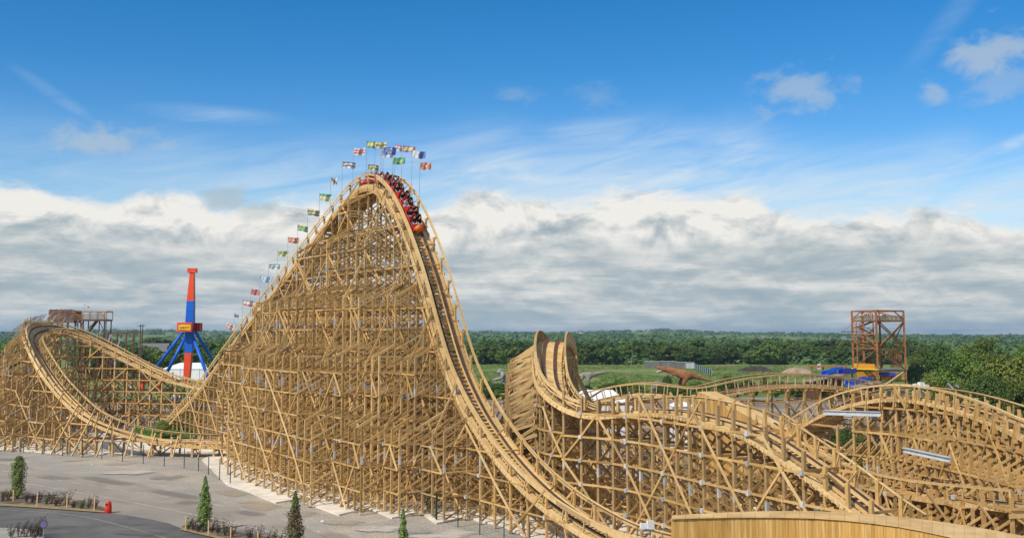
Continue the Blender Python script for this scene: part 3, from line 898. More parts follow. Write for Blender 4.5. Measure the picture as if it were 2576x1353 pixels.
protoL = [tree_proto('tree', 11 + i, (LEAF, LEAFD, LEAF, LEAFD)[i], 60, 30, 0.050, TL, group='trees of the tree line beyond the field', rad=0.46, z0=0.04) for i in range(4)]
rs = random.Random(5)
x = 1165
while x < 2330:
    if True:
        Y = rs.uniform(575, 612); tp = rs.choice((856, 860, 866, 872, 880)) + rs.uniform(-4, 4) + (6 if x < 1330 else 0)
        h = toppx(tp, Y); p = at(x, 842, Y)
        place(rs.choice(protoL), V((p.x, p.y, 0)), h, h * rs.uniform(1.0, 1.45), TL, 'trees of the tree line beyond the field')
    x += rs.uniform(19, 38)
x = 1180
while x < 2330:
    Y = rs.uniform(640, 690); tp = 852 + rs.uniform(-5, 6); p = at(x, 842, Y); h = toppx(tp, Y)
    place(rs.choice(protoL), V((p.x, p.y, 0)), h, h * rs.uniform(0.9, 1.3), TL, 'trees of the tree line beyond the field'); x += rs.uniform(24, 42)
# named individuals in the tree line
nearT = [tree_proto('tree', 31 + i, (LEAF, LEAFY, LEAFD, LEAFY)[i], 120, 42, 0.026, '', group=None, rad=0.45, z0=0.05) for i in range(4)]
GR = 'big trees right of the rusty tower'
for (px, tp, Y, w, k, lab) in ((2470, 843, 262, 118, 0, 'tall dark green tree rising highest right of the rusty tower'), (2362, 846, 300, 95, 2, 'rounded green tree breaking the skyline beside the rusty tower'),
                               (2540, 878, 196, 170, 1, 'broad yellow green tree at the right edge above the coaster'), (2425, 884, 222, 120, 0, 'green tree in front of the tallest one, right of the tower'),
                               (2480, 920, 182, 130, 2, 'dark green bushy tree low behind the right hill crest'), (2315, 868, 322, 70, 0, 'small green tree close behind the rusty tower on its right'),
                               (2345, 925, 226, 80, 1, 'light green low tree at the foot of the rusty tower'), (2600, 930, 158, 170, 2, 'dark green tree cut off by the right edge'),
                               (2395, 955, 196, 90, 3, 'low yellow green bushy tree behind the white lamp heads'), (2560, 950, 150, 110, 0, 'shaded green tree beside the handrail at the right edge'),
                               (2300, 905, 300, 60, 2, 'dark tree beside the lower floors of the rusty tower'), (2590, 852, 330, 90, 0, 'distant green tree top at the right edge of the skyline'),
                               (2415, 862, 340, 60, 3, 'pale green tree between two taller ones on the right skyline'), (2440, 985, 150, 80, 1, 'low green bush just behind the right hill handrail'),
                               (2530, 1000, 140, 90, 2, 'dark bush low behind the right end of the coaster')):
    p = at(px, 842, Y); h = toppx(tp, Y)
    place(nearT[k], V((p.x, p.y, 0)), h, w * Y / F * 1.0, lab, GR)
for (px, tp, Y, w, k, lab) in ((2112, 1052, 122, 80, 2, 'dark green bush under the white girder seen through the coaster'), (2150, 1085, 118, 60, 0, 'smaller green bush low under the white girder'), (2085, 1075, 124, 46, 2, 'dark bush at the left end of the white girder'),
                               (415, 1052, 168, 44, 1, 'bright green bush on the small lawn under the left turn')):
    p = at(px, 842, Y); h = toppx(tp, Y)
    place(nearT[k], V((p.x, p.y, 0)), h, w * Y / F * 1.1, lab)
# trees behind the pendulum ride and left
rs = random.Random(9)
GL = 'trees behind the red and blue pendulum ride'
LL = 'green tree in the wooded ground behind the red and blue pendulum ride'
for i in range(60):
    Y = rs.choice((rs.uniform(430, 520), rs.uniform(520, 700), rs.uniform(380, 430))); px = rs.uniform(225, 585)
    base = 842 + 15.5 * F / Y
    tp = base - rs.uniform(9, 15) * F / Y
    if 395 < px < 545 and Y < 430: continue
    p = at(px, 842, Y); h = max(4, toppx(tp, Y))
    place(rs.choice(protoL), V((p.x, p.y, 0)), h, h * rs.uniform(0.9, 1.3), LL, GL)
for i in range(9):
    Y = rs.uniform(330, 520); px = rs.uniform(-30, 60); p = at(px, 842, Y); h = rs.uniform(11, 15)
    place(rs.choice(protoL), V((p.x, p.y, 0)), h, h, 'green tree at the far left edge behind the left turnaround', 'trees at the left edge')
p = at(84, 842, 300); place(nearT[2], V((p.x, p.y, 0)), toppx(808, 300), 8, 'dark tree rising behind the banked end of the left turnaround')
p = at(428, 842, 420); place(nearT[1], V((p.x, p.y, 0)), 9, 8, 'light tree in front of the white marquee')
# shrubs along the edge of the field, near the dinosaur figures
GS = 'shrubs along the near edge of the field'; LS = 'green shrub in the planting along the near edge of the field'
rs = random.Random(21)
for i in range(78):
    px = rs.uniform(1180, 2140) if i > 14 else rs.uniform(1650, 1800); Y = rs.uniform(262, 300) if i > 14 else rs.uniform(268, 281); p = at(px, 842, Y); h = rs.uniform(1.6, 4.2) if i > 14 else rs.uniform(2.5, 4)
    place(rs.choice(protoL), V((p.x, p.y, 0)), h, h * rs.uniform(0.9, 1.5), LS, GS)
for (px, tp, Y, w, k, lab) in ((1677, 934, 281, 26, 2, 'dark green conifer standing before the orange dinosaur'), (1752, 954, 276, 40, 2, 'dark bush under the orange dinosaur tail'), (1920, 943, 300, 22, 0, 'narrow green conifer in the field right of the orange dinosaur'),
                               (1826, 940, 283, 38, 0, 'grey green shrub at the tip of the orange dinosaur tail'), (1448, 975, 270, 60, 2, 'dark shrub below the grey dinosaur'), (1285, 955, 300, 34, 2, 'green bush right beside the grey giant figure'), (1228, 955, 296, 36, 0, 'green bush left of the grey giant figure'), (1730, 966, 270, 44, 0, 'blue green bush in front of the orange dinosaur legs')):
    p = at(px, 842, Y); h = toppx(tp, Y); place(nearT[k], V((p.x, p.y, 0)), h, w * Y / F * 1.1, lab)
for pr in nearT + protoL:
    if pr.name not in used: print('unused', pr.name)
# hedge bottoms joining the tree line: one far wood mass
mb = MB(); rs = random.Random(77)
def clump(c, w, h, n, s):
    for _ in range(n):
        q = V((rs.gauss(0, 1), rs.gauss(0, 1), abs(rs.gauss(0, 1)) * 0.9)).normalized()
        p = c + V((q.x * w / 2, q.y * w / 2, q.z * h)) * rs.uniform(0.75, 1.0)
        nr = (q + V((0, -0.2, 0.4)) + V((rs.gauss(0, .35), rs.gauss(0, .35), rs.gauss(0, .3)))).normalized()
        leaf_quad(mb, p, nr, s * rs.uniform(0.7, 1.2), rs)
for i in range(3600):
    Y = 700 * (7.2 ** rs.random()); X = rs.uniform(-0.53, 0.53) * Y
    if noise.noise(V((X * 0.0035, Y * 0.0016, 0))) < -0.02 and 820 < Y < 3200: continue
    w = rs.uniform(14, 34) * (1 + Y / 6000); h = rs.uniform(7, 13)
    clump(V((X, Y, elev(X, Y) - 1)), w, h, 26, 3.0 + Y / 1500)
for i in range(420):
    Y = rs.uniform(585, 640); X = at(rs.uniform(1150, 2360), 842, Y).x
    clump(V((X, Y, -0.3)), rs.uniform(6, 11), rs.uniform(3, 7), 26, 1.5)
for i in range(160):
    Y = rs.uniform(520, 640); X = at(rs.uniform(200, 620), 842, Y).x
    clump(V((X, Y, -0.3)), rs.uniform(8, 14), rs.uniform(4, 8), 26, 1.7)
FARLEAF = leafmat('far_wood_leaf', (0.075, 0.125, 0.030), 0.15, 0.4)
wd = mb.build('far_woodland', FARLEAF); wd['kind'] = 'stuff'

# slim conifers by the road -----------------------------------------
def slim(label, px, base, top, wpx, mat, seed, flat=False, brown=0.0, Y=None):
    g = gp(px, base); Y = g.y; h = toppx(top, Y); w = wpx * Y / F / 2
    o = thing('slim_conifer', label, 'conifer', (g.x, g.y, 0), 'slim conifers along the road')
    rs = random.Random(seed); mb = MB(); mb2 = MB()
    n = 4300
    for i in range(n):
        t = rs.random() ** 0.85
        z = 0.28 + t * (h - 0.28)
        prof = (min(1, (1 - t) * 3.2 + 0.35) * min(1, 0.55 + t * 3)) if flat else min(1, 0.25 + t * 5) * (1 - t) ** 0.85 + 0.03
        a = rs.uniform(0, 6.28)
        lump = 1 + 0.8 * noise.noise(V((math.cos(a) * 1.9, math.sin(a) * 1.9, z * 2.6 + seed))) + 0.25 * noise.noise(V((math.cos(a) * 4, math.sin(a) * 4, z * 7 + seed)))
        rr = w * prof * lump * rs.uniform(0.45, 1.08)
        p = V((g.x + math.cos(a) * rr, g.y + math.sin(a) * rr, z))
        nr = (V((math.cos(a), math.sin(a), 0.25)) + V((rs.gauss(0, .4), rs.gauss(0, .4), rs.gauss(0, .4)))).normalized()
        br = brown and noise.noise(V((p.x * 1.5, p.y * 1.5, p.z * 1.1))) + brown > 0.45
        leaf_quad(mb2 if br else mb, p, nr, rs.uniform(0.05, 0.11), rs)
    mb.build('crown', mat, o)
    if mb2.v: mb2.build('crown', LEAFBR, o)['label'] = 'browned foliage'
    t = MB(); t.cyl(V((g.x, g.y, 0.05)), V((g.x, g.y, h * 0.9)), 0.055, 0.02, 7); t.build('trunk', BARK, o)
slim('slim green columnar conifer with a flat top at the left edge of the road', 43, 1256, 1147, 32, LEAFB, 1, True, 0.15)
slim('slim green pointed conifer in the bed right of the red bin', 513, 1337, 1197, 44, LEAFB, 2, False, 0.0)
slim('slim pointed conifer with browned foliage in the middle of the bottom edge', 740, 1382, 1236, 52, LEAFB, 3, False, 0.62)
slim('slim green conifer at the bottom edge in front of the sawtooth slab', 1013, 1412, 1280, 32, LEAFB, 4, False, 0.1)

def shrub(px, py, h, label, group, seed):
    g = gp(px, py, 0.12); rs = random.Random(seed)
    o = thing('shrub', label, 'shrub', (g.x, g.y, 0.12), group)
    st = MB(); lf = MB()
    for i in range(13):
        a = rs.uniform(0, 6.28); l = h * rs.uniform(0.55, 1.15); ln = rs.uniform(0.1, 0.55)
        b = g + V((math.cos(a) * l * ln + 0.18 * l, math.sin(a) * l * ln, l)); b0 = g + V((math.cos(a) * .06, math.sin(a) * .06, 0))
        st.cyl(b0, b, 0.012, 0.005, 4, caps=False)
        for k in range(22):
            t = rs.uniform(0.25, 1.05); p = b0.lerp(b, t) + V((rs.gauss(0, .07), rs.gauss(0, .07), rs.gauss(0, .05)))
            leaf_quad(lf, p, V((rs.gauss(0, 1), rs.gauss(0, 1), rs.gauss(0, 1) + .5)).normalized(), rs.uniform(0.03, 0.065), rs)
    lf.build('foliage', LEAFP if seed % 5 else LEAFD, o); st.build('stem', BARK, o)
for i, (px, py, h) in enumerate(((6, 1259, 1.0), (20, 1256, 0.9), (66, 1262, 0.9), (82, 1264, 0.8), (98, 1262, 0.95), (116, 1266, 0.9), (128, 1267, 1.0), (150, 1268, 1.25), (166, 1270, 1.2), (184, 1277, 0.6), (204, 1279, 0.85), (222, 1278, 1.25), (240, 1280, 0.9), (140, 1272, .7))):
    shrub(px, py, h, 'straggly dark purple brown shrub in the planting bed left of the red bin', 'shrubs in the left planting bed', 100 + i)
for i, (px, py, h) in enumerate(((472, 1330, 0.95), (486, 1333, 1.1), (498, 1338, .9), (532, 1339, 1.0), (548, 1341, .95), (566, 1346, 1.1), (580, 1350, .9), (627, 1360, 1.15), (650, 1364, 1.1), (672, 1369, 1.1), (690, 1372, 1.0), (706, 1376, 1.0), (765, 1388, 0.9))):
    shrub(px, py, h, 'straggly dark shrub in the planting bed along the bottom edge', 'shrubs in the bottom planting bed', 200 + i)
for i, (px, py, h) in enumerate(((28, 1352, .9), (48, 1350, 1.0), (62, 1350, 1.05), (78, 1346, 1.15), (92, 1345, 1.35), (100, 1350, 1.2), (86, 1356, .9))):
    shrub(px, py, h, 'dark shrub on the traffic island beside the round sign', 'shrubs on the traffic island', 300 + i)
# stakes
for i, (px, b, t) in enumerate(((33, 1259, 1231), (93, 1274, 1239), (168, 1278, 1243), (237, 1284, 1251), (467, 1334, 1299), (524, 1344, 1309), (580, 1356, 1326), (580 + 68, 1372, 1336))):
    g = gp(px, b, 0.12); h = toppx(t, g.y)
    mb = MB(); mb.post(g, h, 0.09, 0.09, V((1, 0, 0))); mb.cyl(V((g.x, g.y, h)), V((g.x, g.y, h + 0.05)), 0.06, 0.0, 4)
    ob = mb.build('stake', WOODL)
    tag(ob, 'thin pale wooden stake in the left planting bed' if i < 4 else 'thin pale wooden stake in the bottom planting bed', 'stake', 'stakes in the left bed' if i < 4 else 'stakes in the bottom bed')
# small lawn under the left turn
lawn = [(335, 1080), (420, 1068), (490, 1074), (530, 1090), (520, 1099), (430, 1100), (350, 1094)]
sheet('lawn', lawn, 0.20, LAWN)
mb = MB(); rs = random.Random(3)
for i in range(2600):
    px = rs.uniform(340, 525); py = rs.uniform(1076, 1098); p = gp(px, py, 0.2); h = rs.uniform(.12, .4)
    d = V((rs.uniform(-.08, .08), rs.uniform(-.08, .08), h)); s = V((rs.uniform(-.1, .1), rs.uniform(-.04, .04), 0))
    mb.add([p - s, p + s, p + d], [(0, 1, 2)])
g_ = mb.build('grass', leafmat('grass_blade', (0.09, 0.18, 0.03), 0.2)); g_['kind'] = 'stuff'
mb = MB(); rs = random.Random(4)
for i in range(14000):
    Y = 300 + 300 * rs.random() ** 1.3; px = rs.uniform(1170, 2160); p = at(px, 842, Y); p.z = 0
    if noise.noise(V((p.x * .03, p.y * .015, 1))) < -0.1: continue
    h = rs.uniform(.2, .5); s = V((rs.uniform(.3, .9), 0, 0)); d = V((0, rs.uniform(-.2, .2), h))
    mb.add([p - s, p + s, p + d], [(0, 1, 2)])
g_ = mb.build('rough_grass', leafmat('tuft_blade', (0.18, 0.24, 0.06), 0.3, 0.15)); g_['kind'] = 'stuff'

# soft edged patches lying on the ground: sand, spilt gravel, oil and tyre marks
def patch_mat(name, col, cover=0.8, sc=3.0):
    m, nt, b = newmat(name); N, L = nt.nodes, nt.links
    b.inputs['Base Color'].default_value = (*col, 1); b.inputs['Roughness'].default_value = .95; b.inputs['Specular IOR Level'].default_value = .1
    tc = N.new('ShaderNodeTexCoord'); g = N.new('ShaderNodeVectorMath'); g.operation = 'DISTANCE'; g.inputs[1].default_value = (.5, .5, 0)
    sx = N.new('ShaderNodeVectorMath'); sx.operation = 'MULTIPLY'; sx.inputs[1].default_value = (1, 1, 0); L.new(tc.outputs['Generated'], sx.inputs[0]); L.new(sx.outputs[0], g.inputs[0])
    nz = N.new('ShaderNodeTexNoise'); nz.inputs['Scale'].default_value = sc; nz.inputs['Detail'].default_value = 7; nz.inputs['Roughness'].default_value = .65
    L.new(tc.outputs['Generated'], nz.inputs['Vector'])
    a = N.new('ShaderNodeMath'); a.operation = 'MULTIPLY_ADD'; a.inputs[1].default_value = 1.1; L.new(nz.outputs['Fac'], a.inputs[0])
    s_ = N.new('ShaderNodeMath'); s_.operation = 'SUBTRACT'; s_.inputs[0].default_value = -.06; L.new(g.outputs['Value'], s_.inputs[1]); L.new(s_.outputs[0], a.inputs[2])
    r = N.new('ShaderNodeMapRange'); r.interpolation_type = 'SMOOTHSTEP'; r.inputs['From Min'].default_value = .06; r.inputs['From Max'].default_value = .30; r.inputs['To Max'].default_value = cover
    L.new(a.outputs[0], r.inputs['Value'])
    t = N.new('ShaderNodeBsdfTransparent'); mx = N.new('ShaderNodeMixShader'); L.new(r.outputs[0], mx.inputs[0]); L.new(t.outputs[0], mx.inputs[1]); L.new(b.outputs[0], mx.inputs[2])
    L.new(mx.outputs[0], N['Material Output'].inputs['Surface'])
    return m
SANDP = patch_mat('sand_patch', (0.48, 0.39, 0.275), .5); PALEP = patch_mat('pale_gravel_patch', (0.58, 0.52, 0.43), .8); OILP = patch_mat('dark_patch', (0.19, 0.182, 0.17), .34); WETP = patch_mat('old_tar_patch', (0.20, 0.19, 0.178), .32, 2.0)
def patch(name, px, py, rx, ry, mat, z, skew=0.0):
    rs = random.Random(int(px * 7 + py)); n = 26; mb = MB(); pts = []
    for i in range(n):
        t = 2 * math.pi * i / n; x = px + rx * math.cos(t); y = py + ry * math.sin(t) + skew * rx * math.cos(t)
        pts.append(gp(x, y, z))
    mb.poly(pts); struct(mb, name, mat)
for i, (n_, px, py, rx, ry, m_, sk) in enumerate((('sand_patch', 305, 1166, 50, 6, SANDP, .02), ('sand_patch', 190, 1157, 40, 4, SANDP, .02), ('sand_patch', 660, 1272, 80, 14, SANDP, .22), ('sand_patch', 590, 1240, 60, 9, SANDP, .2), ('sand_patch', 760, 1290, 60, 12, SANDP, .15),
                                      ('pale_patch', 960, 1330, 90, 10, PALEP, .08), ('pale_patch', 1120, 1345, 120, 16, PALEP, .05), ('pale_patch', 330, 1188, 90, 7, PALEP, .03), ('pale_patch', 1200, 1372, 110, 12, PALEP, .1), ('sand_patch', 870, 1312, 80, 10, SANDP, .1),
                                      ('dark_patch', 425, 1200, 60, 9, OILP, .06), ('dark_patch', 20, 1153, 60, 7, OILP, .02), ('dark_patch', 300, 1212, 150, 6, WETP, .16), ('dark_patch', 470, 1246, 150, 6, WETP, .17), ('dark_patch', 640, 1290, 60, 8, WETP, .2), ('dark_patch', 1060, 1338, 70, 7, OILP, .05),
                                      ('dark_patch', 120, 1322, 120, 8, OILP, .03), ('dark_patch', 360, 1338, 110, 9, OILP, .08), ('dark_patch', 480, 1262, 50, 7, WETP, .12), ('dark_patch', 150, 1200, 90, 5, WETP, .1), ('dark_patch', 640, 1340, 90, 9, WETP, .2), ('dark_patch', 850, 1345, 70, 8, WETP, .2))):
    patch(n_, px, py, rx, ry, m_, 0.095 + 0.006 * i, sk)
# cracks and tyre marks as thin dark strips
mb = MB(); rs = random.Random(8)
for k in range(9):
    x = rs.uniform(-20, 560); y = 1200 + x * .13 + rs.uniform(0, 34); pts = [(x, y)]
    for j in range(7): pts.append((pts[-1][0] + rs.uniform(6, 18), pts[-1][1] + rs.uniform(-1.2, 3.5)))
    strip(mb, pts, .035, .235)
struct(mb, 'road_crack', plain('crack_tar', (0.10, 0.095, 0.09), .9))
# ------------------------------------------------------------------ helpers for objects
def proj(P):
    r = V(P) - V((0, 0, HC)); d = r.y * cT + r.z * sT; u = -r.y * sT + r.z * cT
    return 1288 + F * r.x / d, PY - F * u / d
def frustum(mb, a, b, wa, wb, da=None, db=None, mi=0):
    da = da or wa; db = db or wb; vs = []
    for c, w, d in ((a, wa, da), (b, wb, db)):
        for sx, sy in ((-1, -1), (1, -1), (1, 1), (-1, 1)): vs.append(V((c.x + sx * w / 2, c.y + sy * d / 2, c.z)))
    mb.add(vs, [(3, 2, 1, 0), (4, 5, 6, 7), (0, 1, 5, 4), (1, 2, 6, 5), (2, 3, 7, 6), (3, 0, 4, 7)], mi)

def skin_mesh(name, verts, edges, sub=2, root=0):
    """verts: (x, y, z, radius or (rx, ry)); one continuous skinned surface"""
    me = bpy.data.meshes.new(name + '_skeleton')
    me.from_pydata([V(v[:3]) for v in verts], edges, [])
    ob = bpy.data.objects.new(name + '_skeleton', me); COL.objects.link(ob)
    md = ob.modifiers.new('skin', 'SKIN'); md.use_smooth_shade = True
    sv = me.skin_vertices[0].data
    for i, v in enumerate(verts):
        r = v[3]; sv[i].radius = (r, r) if not isinstance(r, tuple) else r
        sv[i].use_root = (i == root)
    ss = ob.modifiers.new('sub', 'SUBSURF'); ss.levels = sub; ss.render_levels = sub
    dg = bpy.context.evaluated_depsgraph_get(); dg.update()
    m2 = bpy.data.meshes.new_from_object(ob.evaluated_get(dg)); m2.name = name
    bpy.data.objects.remove(ob); bpy.data.meshes.remove(me)
    for p in m2.polygons: p.use_smooth = True
    return m2

# ------------------------------------------------------------------ road side things
BIN = gp(272, 1291)
o = thing('litter_bin', 'red litter bin with a domed hood at the end of the left planting bed', 'bin', BIN)
mb = MB(); mb.lathe(BIN, [(0.27, 0), (0.30, 0.03), (0.295, 0.45), (0.27, 0.70), (0.255, 0.74), (0.25, 0.90), (0.215, 1.02), (0.13, 1.09), (0.02, 1.10)], 24); mb.build('body', RED, o, True)
mb = MB(); c = BIN + V((-0.07, -0.245, 0.82)); mb.beam(c + V((-.10, 0, 0)), c + V((.10, .0, 0)), 0.03, 0.14, Z); mb.build('opening', BLACK, o)
mb = MB(); mb.lathe(BIN + V((0, 0, .72)), [(0.272, 0), (0.278, .015), (0.272, .03)], 24); mb.build('rim', plain('dark_red', (0.4, 0.02, 0.012), .5), o)

sg = gp(109, 1356, 0.1); zc = toppx(1317.5, sg.y); r_ = 9.5 * sg.y / F
o = thing('road_sign', 'round blue traffic sign with a red rim rising from the dark shrubs on the island', 'road sign', sg)
mb = MB(); mb.cyl(sg, V((sg.x, sg.y, zc + r_)), 0.035, 0.035, 8); mb.build('pole', GALV, o)
fc = V((sg.x, sg.y - 0.05, zc)); nrm = V((0.25, -1, 0)).normalized()
mb = MB(); mb.cyl(fc, fc + nrm * 0.02, r_, r_, 28); mb.build('red_rim', plain('sign_red', (0.30, 0.03, 0.045), .5), o)
mb = MB(); mb.cyl(fc + nrm * 0.021, fc + nrm * 0.027, r_ * .78, r_ * .78, 28); mb.build('blue_face', plain('sign_blue', (0.10, 0.20, 0.36), .5), o)

# green steel fence in front of the trestles
def fence(px, label, hpost=2.3, wires=True):
    P = [gp(x, y) for x, y in px]
    o = thing('security_fence', label, 'fence', P[0])
    for p in P:
        mb = MB(); mb.post(p, hpost, 0.075, 0.075, V((1, 0, 0))); mb.cyl(V((p.x, p.y, hpost)), V((p.x, p.y, hpost + .03)), 0.05, 0.02, 6); mb.build('post', DGREEN, o)
    if wires:
        for i in range(len(P) - 1):
            a, b = P[i], P[i + 1]; mb = MB(); d = (b - a); l = d.length; d.normalize()
            if l > 9: continue
            for z in (0.12, 0.75, 1.4, 2.05):
                mb.beam(V((a.x, a.y, z)) + d * .05, V((b.x, b.y, z)) - d * .05, 0.006, 0.008)
            m = int(l / 0.35)
            for k in range(1, m):
                p = a.lerp(b, k / m); mb.beam(V((p.x, p.y, .1)), V((p.x, p.y, 2.1)), 0.004, 0.004)
            mb.build('wire_panel', DGREEN, o)
    return o
FP = [(-38, 1132), (12, 1136), (59, 1138), (107, 1143), (157, 1147), (206, 1151), (256, 1155), (308, 1161), (360, 1167), (413, 1173), (463, 1178), (499, 1185), (524, 1194), (552, 1207), (579, 1219)]
fence(FP, 'row of thin dark green fence posts along the gravel in front of the left turnaround')
fence([(1099, 1312), (1152, 1326), (1207, 1345), (1268, 1370), (1333, 1398), (1400, 1428), (1474, 1460)], 'row of dark green fence posts in front of the bottom of the first drop')
o = fence([(1074, 1290), (1097, 1311)], 'short run of green mesh fence between two posts on the sawtooth slab', 2.4, False)
mb = MB(); a, b = gp(1074, 1290), gp(1097, 1311)
for k in range(26):
    p = a.lerp(b, (k + .5) / 26); mb.beam(V((p.x, p.y, .2)), V((p.x, p.y, 2.3)), 0.012, 0.012)
for k in range(9):
    mb.beam(V((a.x, a.y, .25 + k * .25)), V((b.x, b.y, .25 + k * .25)), 0.010, 0.012)
mb.build('mesh_panel', DGREEN, o)

# pale stones and litter on the gravel
for px, py, r, lab in ((232, 1168, .13, 'small white stone lying on the gravel near the fence posts'), (812, 1312, .22, 'flat white stone on the gravel before the sawtooth slab'), (942, 1327, .16, 'pale stone on the gravel at the bottom edge')):
    p = gp(px, py, .03); me = MB(); me.lathe(p, [(r * .8, 0), (r, r * .25), (r * .6, r * .55), (.02, r * .6)], 7)
    tag(me.build('stone', CONC, None, True), lab, 'stone')

# flood light in front of the curved cover
b0 = gp(1630, 1430, 0); b0 = V((at(1629, 842, 70).x, 70, 0)); zt = toppx(1333, 70)
o = thing('floodlight', 'pair of white floodlight housings on a grey pole left of the plank clad cover', 'floodlight', b0)
mb = MB(); mb.cyl(b0, V((b0.x, 70, zt)), 0.07, 0.06, 10); mb.build('pole', GALV, o)
for (px, py, w, h) in ((1620, 1321, .42, .26), (1636.5, 1318, .40, .42)):
    mb = MB(); c = at(px, py, 69.8); mb.box((c.x, c.y, c.z - h / 2), w, .34, h, 0.3); mb.box((c.x, c.y - .16, c.z - h / 2 - .04), w * 1.08, .06, h + .08, 0.3); mb.build('lamp_housing', WHITE, o)
mb = MB(); c = at(1628, 1333, 69.9); mb.box((c.x, c.y, c.z - .06), .9, .12, .10, .1); mb.build('bracket', GALV, o)

# ------------------------------------------------------------------ pendulum ride
YP = 325; s_ = YP / F
def A(px, py, Y=YP): return at(px, py, Y)
base = V((A(473, 842).x, YP, 0))
o = thing('pendulum_ride', 'tall red and blue fairground ride with a swinging arm on four splayed blue legs', 'fairground ride', base)
mb = MB(); frustum(mb, A(484, 686), A(484, 675), 22 * s_, 22 * s_, 14 * s_, 14 * s_); mb.build('counterweight_cap', ORED, o)
mb = MB(); frustum(mb, A(480.5, 757), A(484, 686), 17 * s_, 10.5 * s_); mb.build('arm', ORED, o)
mb = MB(); frustum(mb, A(478.5, 812), A(480.5, 757), 19.5 * s_, 17 * s_); mb.build('arm', BLUE, o)['label'] = 'blue middle of the arm'
mb = MB(); frustum(mb, A(475.5, 887), A(477.5, 833), 18 * s_, 19 * s_); mb.build('arm', BLUE, o)['label'] = 'blue lower arm'
mb = MB(); frustum(mb, base + V((0, 0, 1)), A(475, 887), 14 * s_, 17.5 * s_); mb.build('arm', ORED, o)['label'] = 'red bottom of the arm'
hb = MB(); frustum(hb, A(476, 833.5), A(477, 811.5), 26 * s_, 26 * s_, 20 * s_, 20 * s_); hb.build('pivot_housing', plain('dark_red_paint', (0.33, 0.02, 0.014), .5), o)
sb = MB(); c = A(464.5, 834, YP - 3.0); sb.box((c.x, c.y, c.z), 36 * s_, 1.2, 22.5 * s_); sbo = sb.build('sign_box', ORED, o)
mb = MB(); n = 10; y0 = YP - 3.68
vs = []
for i in range(n + 1):
    t = i / n; x = 449 + t * 30.5; wv = 0.9 * math.sin(t * 5.5)
    a = A(x, 830 - wv - t * 1.0, y0); b_ = A(x, 817 - wv - t * 1.0, y0); vs += [a, b_]
mb.add(vs, [(2 * i, 2 * i + 2, 2 * i + 3, 2 * i + 1) for i in range(n)])
mb.build('banner', BYEL, sbo)
mb = MB()
for i, (x, ya, yb) in enumerate(((453, 826, 821.5), (455.5, 826, 822), (457, 824.5, 824), (459, 825.8, 821.8), (462, 826, 821.5), (464, 824, 823.6), (466, 825.5, 821.2), (469, 825.5, 821), (471, 823.4, 823), (474, 825, 820.4))):
    a, b_ = A(x, ya, y0 - .05), A(x + (1.2 if i % 2 else -.6), yb, y0 - .05); mb.beam(a, b_, .05, .14, V((1, 0, 0)))
mb.build('lettering', plain('dark_letter', (0.22, 0.03, 0.01), .6), sbo)
mb = MB(); c = A(497, 833, YP + 1.5); mb.box((c.x, c.y, c.z), 20 * s_, 1.6, 21 * s_); mb.build('sign_box', plain('dark_red_paint', (0.33, 0.02, 0.014)), o)
mb = MB(); c0, c1 = A(497, 832, YP + .6), A(497, 813, YP + .6)
for dx in (-.8, 0, .8): mb.beam(V((c0.x + dx, c0.y, c0.z)), V((c1.x + dx, c1.y, c1.z)), .12, .12, V((1, 0, 0)))
mb.build('lattice', RED, o)
for (t0, f1, Y1, split) in (((459.6, 836), (362, 972), 330, .72), ((467.5, 846), (404, 974), 322, .72), ((481, 835), (537, 978), 318, 1), ((493, 836), (574, 958), 352, 1)):
    a = A(*t0); f = gp(f1[0], f1[1]) ; f = V((at(f1[0], 842, Y1).x, Y1, 0.3))
    m = a.lerp(f, split); mb = MB(); mb.cyl(a, m, 3.9 * s_, 4.2 * s_, 12); lg = mb.build('leg', BLUE, o, True)
    if split < 1: mb = MB(); mb.cyl(m, f, 4.1 * s_, 3.9 * s_, 12); mb.build('leg_foot', ORED, lg, True)
# platform and queue clutter
pc = V((at(370, 842, 318).x, 318, 0))
o = thing('ride_platform', 'low ride platform with a violet blue rim under the pendulum ride', 'ride platform', pc)
mb = MB(); z1 = toppx(983, 318); mb.box((pc.x, 318, 0), 14.5, 8, z1); mb.build('deck', GREYC, o)
mb = MB(); mb.box((pc.x, 313.8, z1), 14.5, .4, .9); mb.build('rim', PURP, o)
for px, py, w, col, lab, Y in ((336, 962, .9, WHITE, 'white ticket post with a red foot beside the ride platform', 300), (360, 950, 1.3, ORED, 'orange red ride pod left of the pendulum ride', 305), (325, 990, 1.2, WHITE, 'white booth below the ride platform', 290)):
    p = V((at(px, 842, Y).x, Y, 0)); zt = toppx(py, Y)
    o = thing('kiosk', lab, 'kiosk', p); mb = MB(); mb.box(p, w, w, zt * .82); mb.build('body', col, o)
    mb = MB(); mb.lathe(p + V((0, 0, zt * .82)), [(w * .75, 0), (w * .7, zt * .06), (.05, zt * .18)], 8); mb.build('roof', RED if col is WHITE else WHITE, o)

